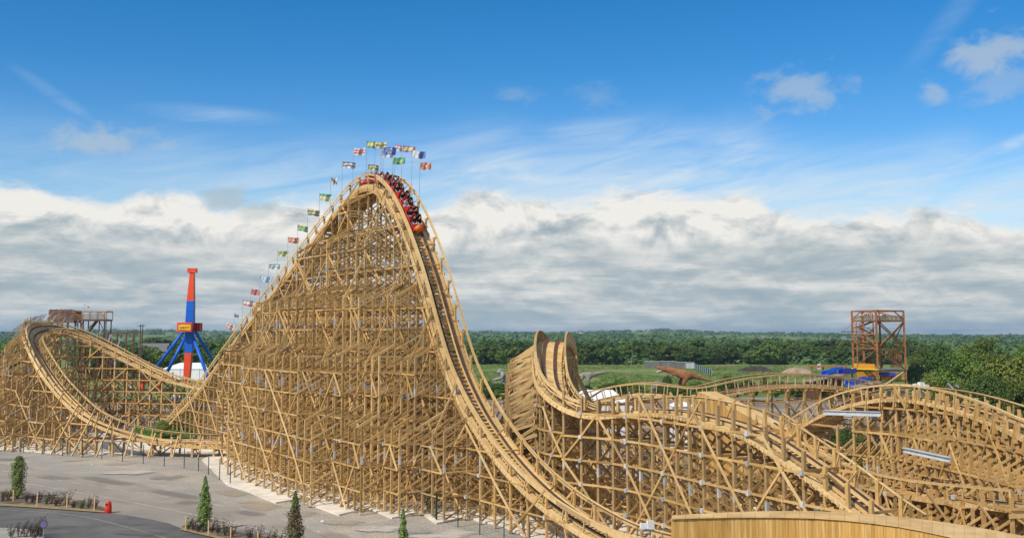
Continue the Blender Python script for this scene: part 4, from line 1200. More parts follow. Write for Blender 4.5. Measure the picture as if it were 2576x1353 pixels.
def marquee(label, pxl, pxr, Y, pyr, pye, depth, hipped=True):
    xl, xr = at(pxl, 842, Y).x, at(pxr, 842, Y).x; zr, ze = toppx(pyr, Y + depth / 2), toppx(pye, Y)
    o = thing('marquee', label, 'marquee', ((xl + xr) / 2, Y + depth / 2, 0))
    mb = MB(); q = min(depth * .5, (xr - xl) * .2) if hipped else 0
    vs = [V((xl, Y, ze)), V((xr, Y, ze)), V((xr, Y + depth, ze)), V((xl, Y + depth, ze)), V((xl + q, Y + depth / 2, zr)), V((xr - q, Y + depth / 2, zr))]
    mb.add(vs, [(0, 1, 5, 4), (1, 2, 5), (2, 3, 4, 5), (3, 0, 4)]); mb.add([v - Z * .06 for v in vs], [(4, 5, 1, 0), (5, 2, 1), (5, 4, 3, 2), (4, 0, 3)]); mb.build('roof', FABW, o)
    mb = MB(); m = max(3, int((xr - xl) / 5))
    for i in range(m):
        a = xl + (xr - xl) * i / m; mb.box((a + (xr - xl) / m / 2, Y + .2, 0), (xr - xl) / m - .15, .08, ze - .05)
    mb.box(((xl + xr) / 2, Y + depth - .2, 0), xr - xl - .2, .08, ze - .05); mb.box((xl + .1, Y + depth / 2, 0), .08, depth - .6, ze - .05); mb.box((xr - .1, Y + depth / 2, 0), .08, depth - .6, ze - .05)
    mb.build('wall', FABW, o)
    for i in range(m + 1):
        mb = MB(); a = xl + (xr - xl) * i / m; mb.box((a, Y + .14, 0), .12, .1, ze); mb.build('frame_post', GALV, o)
    return o
marquee('big white marquee behind the legs of the pendulum ride', 408, 552, 385, 912, 928, 18)
marquee('large white marquee roof glimpsed between the low hills in the centre', 1448, 1572, 142, 980, 1003, 9)
marquee('lower white tent roof beside the larger one in the centre', 1490, 1612, 134, 998, 1014, 5)
marquee('small white tent seen between the coaster tracks right of the middle', 1690, 1745, 150, 1010, 1022, 4)

# ------------------------------------------------------------------ rock faced building and platform, far left
Yl = 250; s_ = Yl / F
xl, xr = at(120, 842, Yl).x, at(184, 842, Yl).x; zt, zb_ = toppx(779, Yl), toppx(811, Yl)
o = thing('rock_building', 'brown rock faced ride building raised above the left turnaround, with a steel platform', 'ride building', ((xl + xr) / 2, Yl + 2, 0))
ROCK = plain('brown_rock', (0.185, 0.11, 0.078), .95, 0, .45, .9)
mb = MB(); nx, nz = 26, 12
def rk(x, y, z): return .07 * noise.fractal(V((x * .8, y, z * .8)), 1, 2, 4)
grid = [[V((xl + (xr - xl) * i / nx, Yl + rk(i * .5, 0, j * .5), zb_ + (zt - zb_) * j / nz + (0.12 * abs(math.sin(i * .62)) if j == nz else 0))) for i in range(nx + 1)] for j in range(nz + 1)]
mb.add([p for r_ in grid for p in r_], [(j * (nx + 1) + i, j * (nx + 1) + i + 1, (j + 1) * (nx + 1) + i + 1, (j + 1) * (nx + 1) + i) for j in range(nz) for i in range(nx)])
mb.build('rock_face', ROCK, o)
mb = MB(); mb.box(((xl + xr) / 2, Yl + 2.6, zb_), xr - xl - .3, 4.4, zt - zb_ - .1); mb.build('shell', RUSTD, o)
mb = MB()
for px in (124, 150, 184):
    for dy in (1, 4.4): mb.box((at(px, 842, Yl).x, Yl + dy, 0), .3, .3, zb_)
mb.build('support_leg', RUSTD, o)['kind'] = 'stuff'
xa, xb = at(186, 842, Yl).x, at(266, 842, Yl).x
p0, p1, pt = toppx(807, Yl), toppx(803, Yl), toppx(783, Yl)
mb = MB(); mb.box(((xa + xb) / 2, Yl + 2, p0), xb - xa, 4, p1 - p0); mb.build('platform', RUSTD, o)
mb = MB()
for y in (Yl + .1, Yl + 3.9):
    mb.beam(V((xa, y, pt)), V((xb, y, pt - .15)), .16, .2)
    for i in range(5): x = xa + (xb - xa) * i / 4; mb.beam(V((x, y, p1)), V((x, y, pt - .05)), .14, .14)
mb.beam(V((xa + (xb - xa) * .75, Yl + .1, pt)), V((xb, Yl + .1, p1)), .12, .14); mb.beam(V((xa, Yl + .1, pt - .4)), V((xa + 2, Yl + .1, p1)), .12, .14)
mb.beam(V((xb, Yl + .1, pt)), V((xb, Yl + 3.9, pt)), .16, .18); mb.build('roof_frame', RUST, o)
mb = MB(); nb = 44
for i in range(nb): x = xa + .3 + (xb - xa - .5) * i / nb; mb.beam(V((x, Yl + .05, p1)), V((x, Yl + .05, p1 + 1.15)), .07, .05)
mb.beam(V((xa, Yl + .05, p1 + 1.15)), V((xb, Yl + .05, p1 + 1.15)), .08, .1); mb.build('railing', plain('tan_mesh', (0.28, 0.19, 0.09), .8), o)
mb = MB()
for px, d in ((193, 0), (206, 0), (247, 1), (264, 0)):
    x = at(px, 842, Yl).x; mb.box((x, Yl + .4, 0), .2, .2, p0); mb.box((x, Yl + 3.6, 0), .2, .2, p0)
for a, b_ in ((193, 206), (264, 247)): mb.beam(V((at(a, 842, Yl).x, Yl + .4, p0 - 3.2)), V((at(b_, 842, Yl).x, Yl + .4, p0)), .12, .14)
mb.build('platform_frame', RUSTD, o)
mb = MB(); a = V((at(214, 842, Yl).x, Yl + 1.5, p0 - 2.6)); b_ = V((at(236, 842, Yl).x, Yl + 1.5, p0)); mb.beam(a, b_, 1.2, .35); mb.build('stair_flight', RUSTD, o)
# rusty frames beside it
for (pa, pb, pt_, Y, lab) in ((272, 318, 839, 300, 'rusty steel frame structure left of the utility poles'), (318, 354, 838, 310, 'rusty steel portal frame just beside the utility poles')):
    o = thing('gantry', lab, 'gantry', (at((pa + pb) / 2, 842, Y).x, Y, 0)); z = toppx(pt_, Y)
    for px in (pa, (pa + pb) / 2, pb):
        mb = MB(); mb.box((at(px, 842, Y).x, Y, 0), .35, .35, z); mb.build('column', RUSTD, o)
    mb = MB(); mb.beam(V((at(pa, 842, Y).x, Y, z + .2)), V((at(pb, 842, Y).x, Y, z + .2)), .35, .4); mb.beam(V((at(pa, 842, Y).x, Y, z * .55)), V((at(pb, 842, Y).x, Y, z * .55)), .3, .3); mb.build('beam', RUSTD, o)
# timber utility poles
POLE = plain('pole_wood', (0.10, 0.075, 0.05), .9)
for px, lab in ((353, 'left of the two timber utility poles near the skyline'), (358.5, 'right of the two timber utility poles near the skyline')):
    Y = 340; x = at(px, 842, Y).x; z = toppx(815, Y)
    o = thing('utility_pole', lab, 'utility pole', (x, Y, 0))
    mb = MB(); mb.cyl(V((x, Y, 0)), V((x, Y, z)), .2, .13, 8); mb.build('pole', POLE, o)
    mb = MB(); mb.beam(V((x - .9, Y - .15, z - .6)), V((x + .9, Y - .15, z - .6)), .12, .16)
    for d in (-.8, 0, .8): mb.cyl(V((x + d, Y - .15, z - .52)), V((x + d, Y - .15, z - .25)), .06, .04, 6)
    mb.build('crossarm', POLE, o)

# ------------------------------------------------------------------ rusty tower, right
YT = 288; zz = lambda py, Y=YT: toppx(py, Y)
Fc = V((at(2205, 842, 283).x, 283, 0)); Lc = V((at(2144.5, 842, 292).x, 292, 0)); Rc = V((at(2275, 842, 290).x, 290, 0)); Bc = Lc + Rc - Fc
o = thing('steel_tower', 'rusty steel slide tower with stairs and a railed platform above the trees on the right', 'tower', (Fc + Bc) / 2)
TOP = zz(781); PLAT = zz(806); lev = [zz(p) for p in (975, 958, 931, 876, 842, 806)]
for c in (Fc, Lc, Rc, Bc, (Lc + Fc) / 2 + V((0, 1, 0))):
    mb = MB(); mb.box((c.x, c.y, 0), .42, .42, TOP if c is not None else TOP); mb.build('column', RUST, o)
mb = MB()
def rect(z, h=.36, w=.28):
    for a, b_ in ((Lc, Fc), (Fc, Rc), (Rc, Bc), (Bc, Lc)): mb.beam(V((a.x, a.y, z)), V((b_.x, b_.y, z)), w, h)
for p in (782, 807, 876, 933, 958): rect(zz(p))
for p in (824, 840, 859): mb.beam(V((Lc.x, Lc.y, zz(p))), V((Fc.x, Fc.y, zz(p))), .2, .25)
mb.build('frame', RUST, o)
mb = MB()
def br(a, za, b_, zb2, w=.26): mb.beam(V((a.x, a.y, zz(za))), V((b_.x, b_.y, zz(zb2))), w, w)
br(Rc, 808, Fc, 876); br(Fc, 808, Rc, 876); br(Fc, 878, Rc, 930); br(Lc, 808, Fc, 872, .2); br(Bc, 808, Rc, 872, .2); br(Rc, 808, Bc, 930, .2); br(Fc, 783, Lc, 803, .2); br(Rc, 803, Bc, 783, .2)
M_ = (Fc * .35 + Rc * .65); br(M_, 783, Rc, 803, .2); br(Lc, 803, (Lc * .6 + Fc * .4), 783, .2); br(Bc, 876, Rc, 810, .2)
for p0_, p1_ in ((824, 840), (840, 859), (859, 876)): br(Lc, p0_, Fc, p1_, .16)
br(Lc, 930, Fc, 876, .2); br(Lc, 958, Fc, 933, .2); br(Fc, 958, Rc, 933, .2); br(Lc, 876, Bc, 810, .18); br(Bc, 933, Lc, 876, .18)
mb.build('brace', RUST, o)
mb = MB(); pts = [V((c.x, c.y, 0)) for c in (Fc, Rc, Bc, Lc)]; mb.prism(pts, PLAT - .12, PLAT + .1); mb.build('platform', RUSTD, o)
mb = MB()
for a, b_ in ((Lc, Fc), (Fc, Rc), (Rc, Bc)):
    for i in range(52): p = a.lerp(b_, i / 52); mb.beam(V((p.x, p.y, PLAT + .1)), V((p.x, p.y, PLAT + 1.2)), .07, .05)
    mb.beam(V((a.x, a.y, PLAT + 1.2)), V((b_.x, b_.y, PLAT + 1.2)), .08, .1)
mb.build('railing', plain('tan_mesh', (0.28, 0.19, 0.09)), o)
sc = (Lc + Fc) / 2 + V((1.5, 3.0, 0))
mb = MB(); zs = [zz(p) for p in (930, 912, 894, 876, 858, 840, 822, 808)]
for i in range(len(zs) - 1):
    a = V((sc.x - 1.9, sc.y + (i % 2) * 1.3, zs[i])); b_ = V((sc.x + 1.9, sc.y + (i % 2) * 1.3, zs[i + 1]))
    if i % 2: a.x, b_.x = b_.x, a.x
    mb.beam(a, b_, 1.1, .3); mb.beam(a + V((0, -.6, .9)), b_ + V((0, -.6, .9)), .06, .12)
    mb.box((b_.x, sc.y + .6, b_.z - .1), 1.4, 2.6, .15)
    for k in range(9):
        p = a.lerp(b_, k / 9); mb.beam(p + V((0, -.6, .1)), p + V((0, -.6, .9)), .05, .05)
mb.build('stair', RUSTD, o)
mb = MB()
for d in ((-2.7, -.4), (2.7, -.4), (-2.7, 2.6), (2.7, 2.6)): mb.box((sc.x + d[0], sc.y + d[1], 0), .2, .2, PLAT)
mb.build('stair_frame', RUST, o)
mb = MB()
for k in range(14):
    p = Lc.lerp(Fc, k / 14 * .85 + .04) + V((0, -.25, 0)); mb.box((p.x, p.y, zz(926)), .52, .06, zz(914) - zz(926) , -.5)
mb.build('yellow_panel', YEL, o)
mb = MB(); a, b_ = Lc + V((-.9, -.4, 0)), Fc + V((0, -.4, 0)); mb.beam(V((a.x, a.y, zz(927.5))), V((b_.x, b_.y, zz(927.5))), .5, .3); mb.build('yellow_beam', BYEL, o)
mb = MB(); mb.prism([V((Fc.x, Fc.y, 0)), V((Rc.x, Rc.y, 0)), V((Rc.x - 1, Rc.y + 3, 0)), V((Fc.x - 1, Fc.y + 3, 0))], zz(929), zz(927)); mb.build('landing', GALV, o)
mb = MB()
for k in range(7):
    p = Fc.lerp(Rc, .52 + k * .065) + V((0, .9, 0)); mb.box((p.x, p.y, zz(925)), .28, .08, zz(880) - zz(925), .2)
mb.build('orange_fin', RUST, o)
mb = MB(); mb.beam(at(2116, 834, 290), at(2182, 833.5, 290), .18, .22); mb.beam(at(2118, 834, 290), at(2143, 816, 291), .05, .05); mb.build('boom', RUSTD, o)
mb = MB(); mb.beam(at(2214, 977, 270), at(2273, 936, 281), .35, .35); mb.build('diagonal_strut', WOODL, o)
mb = MB(); c = at(2212, 950, 289); mb.box((at(2176, 842, 288).x, 288, zz(962)), 5, .3, zz(936) - zz(962), .1); mb.box((at(2240, 842, 289).x, 289, zz(955)), 6, .3, zz(945) - zz(955), .1); mb.build('mustard_panel', YEL, o)
# slides
def slide(label, pa, pb, Y0, Y1, w, h, mat):
    a, b_ = at(pa[0], pa[1], Y0), at(pb[0], pb[1], Y1); d = (b_ - a).normalized(); s = d.cross(Z).normalized(); n = s.cross(d)
    o = thing('water_slide', label, 'slide', (a + b_) / 2 * 1.0 - Z * ((a + b_) / 2).z)
    mb = MB(); mb.beam(a, b_, w, .12, n); mb.build('floor', mat, o)
    for q in (-1, 1):
        mb = MB(); e = s * (q * w / 2) + n * (h / 2); mb.beam(a + e, b_ + e, .12, h, n); mb.build('side', mat, o)
    mb = MB()
    for t in (.15, .85):
        p = a.lerp(b_, t); mb.box((p.x, p.y, 0), .25, .25, p.z - .1)
    mb.build('support_leg', RUSTD, o)['kind'] = 'stuff'
slide('short bright blue slide trough farthest left of the rusty tower', (2074, 943), (2098, 938), 270, 274, 1.6, .9, SLIDE)
slide('thin bright blue chute behind the other slides left of the tower', (2094, 931), (2118, 927), 282, 284, 1.1, .5, SLIDE)
slide('violet blue slide trough at the left foot of the rusty tower', (2116, 941), (2148, 936), 276, 280, 1.6, 1.1, PURP)
slide('long bright blue slide trough nearest the coaster below the tower', (2136, 969), (2185, 958), 255, 262, 1.8, 1.1, SLIDE)
slide('dark violet trough under the landing of the rusty tower', (2209, 943), (2248, 946), 286, 287, 1.6, .9, PURP)
for (pa, pb, Y0, Y1, lab) in (((2152, 974), (2206, 960), 248, 256, 'tan boarded ramp under the long blue slide'), ((2032, 959), (2116, 942), 262, 270, 'grey brown boarded ramp left of the blue slides')):
    a, b_ = at(pa[0], pa[1], Y0), at(pb[0], pb[1], Y1)
    o = thing('ramp', lab, 'ramp', ((a.x + b_.x) / 2, (a.y + b_.y) / 2, 0)); mb = MB(); mb.beam(a, b_, 3.2, .25); mb.build('deck', plain('ramp_board', (0.30, 0.23, 0.17), .9, 0, .2, 1.0), o)
    mb = MB()
    for t in (.1, .5, .9): p = a.lerp(b_, t); mb.box((p.x, p.y, 0), 2.6, .25, p.z - .15)
    mb.build('trestle_leg', RUSTD, o)['kind'] = 'stuff'
b0 = V((at(2080, 842, 292).x, 292, 0))
o = thing('gantry', 'low rusty steel deck frame left of the tower behind the slides', 'gantry', b0)
mb = MB(); z = zz(921); mb.box((b0.x, 292, z - .4), 9.5, 3, .4); mb.build('deck', RUST, o)
for d in (-4.5, -1.5, 1.5, 4.5):
    mb = MB(); mb.box((b0.x + d, 291, 0), .3, .3, z - .4); mb.build('column', RUST, o)
# white covered machinery and lamp behind the right hill
p = V((at(2309, 842, 112).x, 112, 0)); o = thing('lamp_cluster', 'white lamp heads on a slanted grey bracket behind the crest of the right hill', 'lamp', p)
z = toppx(972, 112); mb = MB(); mb.cyl(p, V((p.x, p.y, z)), .09, .07, 8); mb.build('pole', GALV, o)
for d, t in ((-.4, .2), (.1, .35), (.55, .1)):
    mb = MB(); mb.box((p.x + d, p.y - .1, z + t - .25), .55, .4, .35, .4); mb.build('lamp_head', WHITE, o)
for px in ((2320, 982, 2334, 994), (2384, 963, 2398, 978), (2405, 968, 2412, 974)):
    mb = MB(); mb.beam(at(px[0], px[1], 110), at(px[2], px[3], 110), .1, .14); mb.build('grey_strut', GALV, o)

# ------------------------------------------------------------------ field things
def body(name, verts, edges, mat, label, cat, base):
    me = skin_mesh(name, [(v[0] - base.x, v[1] - base.y, v[2] - base.z, v[3]) for v in verts], edges)
    ob = bpy.data.objects.new(name, me); COL.objects.link(ob); ob.location = base; me.materials.append(mat)
    return tag(ob, label, cat)
def zp(zx, zy, x0, y0, r, Y, dy=0.0, k=7.17):
    p = at(x0 + zx / k, y0 + zy / k, Y); return (p.x, p.y + dy, p.z, r / k * Y / F)
YD = 288; q = lambda a, b_, r, d=0.0: zp(a, b_, 1572.4, 880.5, r, YD, d)
FUR = plain('grey_fur', (0.30, 0.27, 0.27), .95, 0, .25, 2.2)
OR = plain('orange_hide', (0.30, 0.125, 0.052), .8, 0, .3, .9)
tv = [q(1095, 440, 84), q(960, 405, 78), q(860, 385, 66), q(775, 345, 52), q(700, 325, 50), q(630, 315, 36), q(568, 312, 24),            # 0-6 trunk to snout
      q(680, 368, 26), q(620, 388, 17), q(570, 402, 11),                                                                              # 7-9 lower jaw
      q(1210, 455, 66), q(1310, 485, 44), q(1420, 515, 30), q(1500, 538, 19), q(1570, 558, 9),                                       # 10-14 tail
      q(1085, 520, 58, -1.0), q(1045, 590, 42, -1.1), q(1075, 660, 26, -1.1), q(1060, 730, 24, -1.1), q(1005, 748, 16, -1.1),          # 15-19 near leg
      q(1075, 520, 52, 1.0), q(1000, 580, 38, 1.1), q(1010, 650, 24, 1.1), q(985, 730, 22, 1.1), q(930, 745, 14, 1.1),                 # 20-24 far leg
      q(850, 440, 18, -.8), q(812, 480, 11, -.9), q(785, 470, 8, -.9)]
te = [(0, 1), (1, 2), (2, 3), (3, 4), (4, 5), (5, 6), (4, 7), (7, 8), (8, 9), (0, 10), (10, 11), (11, 12), (12, 13), (13, 14), (0, 15), (15, 16), (16, 17), (17, 18), (18, 19), (0, 20), (20, 21), (21, 22), (22, 23), (23, 24), (2, 25), (25, 26), (26, 27)]
b0 = V((at(1725, 842, YD).x, YD, 0))
TR = body('dinosaur_statue', tv, te, OR, 'big orange brown dinosaur figure with open jaws standing at the edge of the field', 'dinosaur statue', b0)
mb = MB()
for i in range(9):
    a = q(575 + i * 9, 384 - i * 3.5, 1); b_ = q(577 + i * 9, 398 - i * 3.5, 1)
    for dy in (-.28, .28): mb.cyl(V(b_[:3]) + V((0, dy, 0)), V(a[:3]) + V((0, dy, .05)), .08, .01, 5)
mb.build('teeth', WHITE, TR)
HID = plain('grey_hide', (0.25, 0.23, 0.19), .9, 0, .35, 1.2)
YG = 292; q = lambda a, b_, r, d=0.0: zp(a, b_, 1450, 723, r, YG, d, 4.0)
gv = [q(120, 880, 34), q(60, 878, 30), q(20, 895, 22), q(-30, 930, 14), q(-70, 945, 15), q(-105, 955, 8), q(170, 872, 26), q(230, 860, 16), q(290, 852, 9), q(345, 846, 4), q(115, 940, 20, -.8), q(118, 985, 14, -.8), q(110, 1010, 14, -.8), q(118, 940, 20, .8), q(125, 1010, 14, .8), q(40, 935, 16, -.8), q(42, 1008, 12, -.8), q(46, 935, 16, .8), q(50, 1008, 12, .8)]
body('dinosaur_statue', gv, [(0, 1), (1, 2), (2, 3), (3, 4), (4, 5), (0, 6), (6, 7), (7, 8), (8, 9), (0, 10), (10, 11), (11, 12), (0, 13), (13, 14), (1, 15), (15, 16), (1, 17), (17, 18)], HID, 'grey scaly dinosaur figure with a long tail behind the middle banked turn', 'dinosaur statue', V((at(1482, 842, YG).x, YG, 0)))
YB = 287; q = lambda a, b_, r, d=0.0: zp(a, b_, 1195, 880.5, r, YB, d)
bv = [q(545, 590, 56), q(545, 530, 52), q(530, 470, 60), q(505, 425, 52), q(470, 400, 34), q(425, 385, 48), q(400, 400, 30),              # 0-6
      q(505, 440, 34, -1.3), q(480, 500, 29, -1.5), q(400, 515, 22, -1.0), q(340, 530, 22, -.5),                                           # 7-10 near arm
      q(520, 440, 34, 1.3), q(500, 510, 28, 1.5), q(420, 530, 22, 1.2), q(370, 545, 18, .8),                                               # 11-14 far arm
      q(510, 625, 46, -.6), q(425, 672, 38, -.6), q(432, 750, 27, -.6), q(430, 805, 25, -.6), q(395, 818, 17, -.6),                        # 15-19 near leg
      q(545, 650, 44, .7), q(530, 720, 32, .7), q(545, 790, 25, .7), q(510, 806, 16, .7)]
be = [(0, 1), (1, 2), (2, 3), (3, 4), (4, 5), (5, 6), (3, 7), (7, 8), (8, 9), (9, 10), (3, 11), (11, 12), (12, 13), (13, 14), (0, 15), (15, 16), (16, 17), (17, 18), (18, 19), (0, 20), (20, 21), (21, 22), (22, 23)]
for i, (fx, fy, fd) in enumerate(((322, 520, -.55), (320, 530, -.5), (322, 540, -.45), (326, 549, -.4), (330, 518, -.2))):
    bv.append(q(fx, fy, 6, fd)); be.append((10, len(bv) - 1))
b0 = V((at(1262, 842, YB).x, YB, 0))
BF_ = body('giant_figure', bv, be, FUR, 'grey hairy giant figure walking left with a stick, right of the first drop', 'statue', b0)
mb = MB(); fx = q(420, 360, 1); HR_ = skin_mesh('mane', [(*q(415, 350, 44)[:3], q(0, 0, 40)[3]), (*q(465, 370, 40)[:3], q(0, 0, 40)[3]), (*q(490, 420, 40)[:3], q(0, 0, 36)[3]), (*q(500, 470, 30)[:3], q(0, 0, 24)[3])], [(0, 1), (1, 2), (2, 3)])
for v in HR_.vertices: v.co -= b0
hm = bpy.data.objects.new('mane', HR_); COL.objects.link(hm); HR_.materials.append(FUR); hm.parent = BF_
mb = MB(); a = q(318, 455, 1, -.5); b_ = q(346, 800, 1, -.5); mb.cyl(V(b_[:3]), V(a[:3]), .17, .13, 8)
tag(mb.build('walking_stick', plain('stick_wood', (0.22, 0.19, 0.17), .9)), 'tall grey wooden stick held by the hairy giant figure', 'stick')
mb = MB(); p = V((at(1655, 842, 292).x, 292, 0)); mb.lathe(p, [(1.8, 0), (2.0, 1.2), (1.7, 2.6), (1.2, 3.3), (.3, 3.6)], 9)
for v_ in range(len(mb.v)): mb.v[v_] += V((noise.noise(mb.v[v_] * .7), noise.noise(mb.v[v_] * .7 + V((5, 5, 5))), 0)) * .5
tag(mb.build('boulder', GREYC, None, True), 'grey boulder like rock left below the head of the orange dinosaur', 'boulder')
# grey storage walls and green fence at the far side of the field
for (pa, pb, pt_, Y, m, lab) in ((1622, 1700, 909, 522, GREYC, 'long grey concrete wall at the back of the field'), (1700, 1724, 911, 520, GREYC, 'darker end section of the grey wall at the back of the field'), (1725, 1745, 912, 515, PLATE, 'pale grey block at the right end of the grey wall')):
    x0, x1 = at(pa, 842, Y).x, at(pb, 842, Y).x; z = toppx(pt_, Y); o = thing('storage_wall', lab, 'wall', ((x0 + x1) / 2, Y, 0))
    mb = MB(); n = max(3, int((x1 - x0) / 1.5))
    for i in range(n): mb.box((x0 + (x1 - x0) * (i + .5) / n, Y, 0), (x1 - x0) / n * .98, 3, z * uni(.94, 1.0))
    mb.build('panel', m, o)
    mb = MB(); mb.box(((x0 + x1) / 2, Y, z), x1 - x0, 3.2, .15); mb.build('coping', PLATE, o)
o = thing('panel_fence', 'dark green panel fence running from the grey wall towards the orange dinosaur tail', 'fence', (at(1766, 842, 480).x, 480, 0))
P0, P1 = V((at(1746, 842, 512).x, 512, 0)), V((at(1790, 842, 420).x, 420, 0)); mb = MB()
for i in range(9):
    a, b_ = P0.lerp(P1, i / 9), P0.lerp(P1, (i + .95) / 9); mb.beam(a + Z * 1.2, b_ + Z * 1.2, .1, 2.3)
mb.build('panel', plain('fence_green', (0.012, 0.075, 0.055), .6), o)
for i in range(10):
    p = P0.lerp(P1, i / 9) + V((-.2, -.15, 0)); mb = MB(); mb.box(p, .25, .25, 2.5); mb.build('post', GALV, o)
def mound(name, label, pa, pb, py, h, depth, mat):
    Yc = gp(1288, py).y; x0, x1 = at(pa, 842, Yc).x, at(pb, 842, Yc).x; mb = MB(); n, m = 28, 12
    vs = []
    for j in range(m + 1):
        for i in range(n + 1):
            u, w = i / n * 2 - 1, j / m * 2 - 1
            z = max(0, (1 - abs(u) ** 2.5) * (1 - w * w)) ** .8 * h * (1 + .35 * noise.noise(V((u * 3, w * 2, h)))) - .05
            vs.append(V(((x0 + x1) / 2 + u * (x1 - x0) / 2, Yc + depth / 2 + w * depth / 2, z)))
    mb.add(vs, [(j * (n + 1) + i, j * (n + 1) + i + 1, (j + 1) * (n + 1) + i + 1, (j + 1) * (n + 1) + i) for j in range(m) for i in range(n)])
    tag(mb.build(name, mat, None, True), label, 'earth mound')
mound('earth_mound', 'long heap of dark brown earth on the field left of the tower', 1858, 1947, 934, 2.0, 8, plain('dark_earth', (0.055, 0.04, 0.035), .95, 0, .4, .6))
mound('earth_mound', 'sandy heap of earth on the field near the blue slides', 1975, 2052, 940, 2.2, 12, plain('sand', (0.36, 0.25, 0.16), .95, 0, .3, .4))
mound('earth_mound', 'low strip of bare brown soil before the tree line', 1800, 1860, 921, 0.5, 8, plain('brown_soil', (0.20, 0.14, 0.09), .95, 0, .3, .4))
p = V((at(2058, 842, 470).x, 470, 0)); o = thing('billboard', 'small pale billboard on a rusty frame at the edge of the field', 'billboard', p)
z = toppx(914, 470); mb = MB(); mb.box((p.x, p.y, 1.0), 1.5, .15, z - 1.0); mb.build('panel', PLATE, o); mb = MB(); mb.box((p.x - 1.2, p.y + .2, 0), .2, .2, 2.2); mb.box((p.x + 1.2, p.y + .2, 0), .2, .2, 2.2); mb.beam(V((p.x - 1.3, p.y + .2, 1.6)), V((p.x + 1.3, p.y + .2, 1.6)), .15, .2); mb.build('frame', RUST, o)
for px, py, Y, lab in ((1701, 993, 180, 'orange red traffic cone on the brown ground behind the low hill'), (1692, 1022, 140, 'orange cone between the tracks right of the white marquee')):
    p = at(px, py, Y); b0 = V((p.x, Y, 0)); z = p.z; o = thing('traffic_cone', lab, 'traffic cone', b0)
    b0 = gp(px, py + (60 if Y > 150 else 110)); hh = 10 * Y / F
    o.location = (p.x, Y, 0); mb = MB(); mb.lathe((p.x, Y, 0.06), [(.30, 0), (.06, max(.9, z * 0 + .95))], 12); mb.build('body', ORED, o)
    mb = MB(); mb.box((p.x, Y, 0), .75, .75, .06); mb.build('base', BLACK, o)
# timber garden wall below the giant figure
a, b_ = at(1212, 842, 270), at(1300, 842, 268); o = thing('timber_wall', 'low brown timber retaining wall below the grey giant figure', 'wall', ((a.x + b_.x) / 2, 269, 0)); mb = MB()
for i in range(40): p = a.lerp(b_, (i + .5) / 40); mb.box((p.x, p.y, 0), .21, .2, 1.5 + uni(-.1, .1))
mb.build('log', WOODG, o)['kind'] = 'stuff'
# bare slim tree in the field
p = V((at(1799, 842, 300).x, 300, 0)); p = V((at(1513, 842, 300).x + (1799 - 1799), 300, 0)); p = V((at(1510, 842, 300).x, 300, 0))
p = V((at(1581, 842, 305).x, 305, 0)); o = thing('bare_tree', 'slim bare pale trunked tree standing alone in the field', 'tree', p); z = toppx(880, 305)
mb = MB(); mb.cyl(p, V((p.x + .6, p.y, z * .6)), .13, .08, 6); mb.cyl(V((p.x + .6, p.y, z * .6)), V((p.x + 1.1, p.y, z)), .08, .02, 6); tk = mb.build('trunk', plain('pale_bark', (0.30, 0.27, 0.2), .9), o)
mb = MB()
for k in range(12):
    t = .45 + .5 * rnd(); c = V((p.x + .3 + .8 * t, p.y, z * t)); mb.cyl(c, c + V((uni(-.9, .9), uni(-.5, .5), uni(.5, 1.3))), .035, .01, 4)
mb.build('branch', plain('pale_bark', (0.30, 0.27, 0.2)), tk)['kind'] = 'stuff'
# houses and pylons far off
for px, py, w, lab in ((2094, 860, 16, 'far white farmhouse among the fields on the right'), (2140, 861, 18, 'far pale farm shed among the fields on the right'), (1461, 836, 22, 'far white building on the wooded ridge behind the middle crest'), (390, 884, 14, 'grey roofed house among the trees left of the pendulum ride')):
    Y = 1500 if px > 2000 else (3000 if px > 1000 else 470); x = at(px, 842, Y).x; zg = elev(x, Y); zt = max(toppx(py, Y), zg + 4); w = w * .9
    o = thing('house', lab, 'house', (x, Y, zg)); mb = MB(); mb.box((x, Y, zg), w, w * .6, zt - zg); mb.build('wall', WHITE if px > 1000 else GREYC, o)
    mb = MB(); h2 = w * .28; vs = [V((x - w / 2 - .3, Y - w * .33, zt)), V((x + w / 2 + .3, Y - w * .33, zt)), V((x + w / 2 + .3, Y + w * .33, zt)), V((x - w / 2 - .3, Y + w * .33, zt)), V((x - w / 2, Y, zt + h2)), V((x + w / 2, Y, zt + h2))]
    mb.add(vs, [(0, 1, 5, 4), (2, 3, 4, 5), (1, 2, 5), (3, 0, 4), (3, 2, 1, 0)]); mb.build('roof', plain('slate_roof', (0.16, 0.15, 0.15), .8), o)
    mb = MB()
    for d in (-.28, 0, .28): mb.box((x + d * w, Y - w * .3 - .05, zg + (zt - zg) * .35), w * .1, .1, (zt - zg) * .3)
    mb.build('window', BLACK, o)['kind'] = 'stuff'
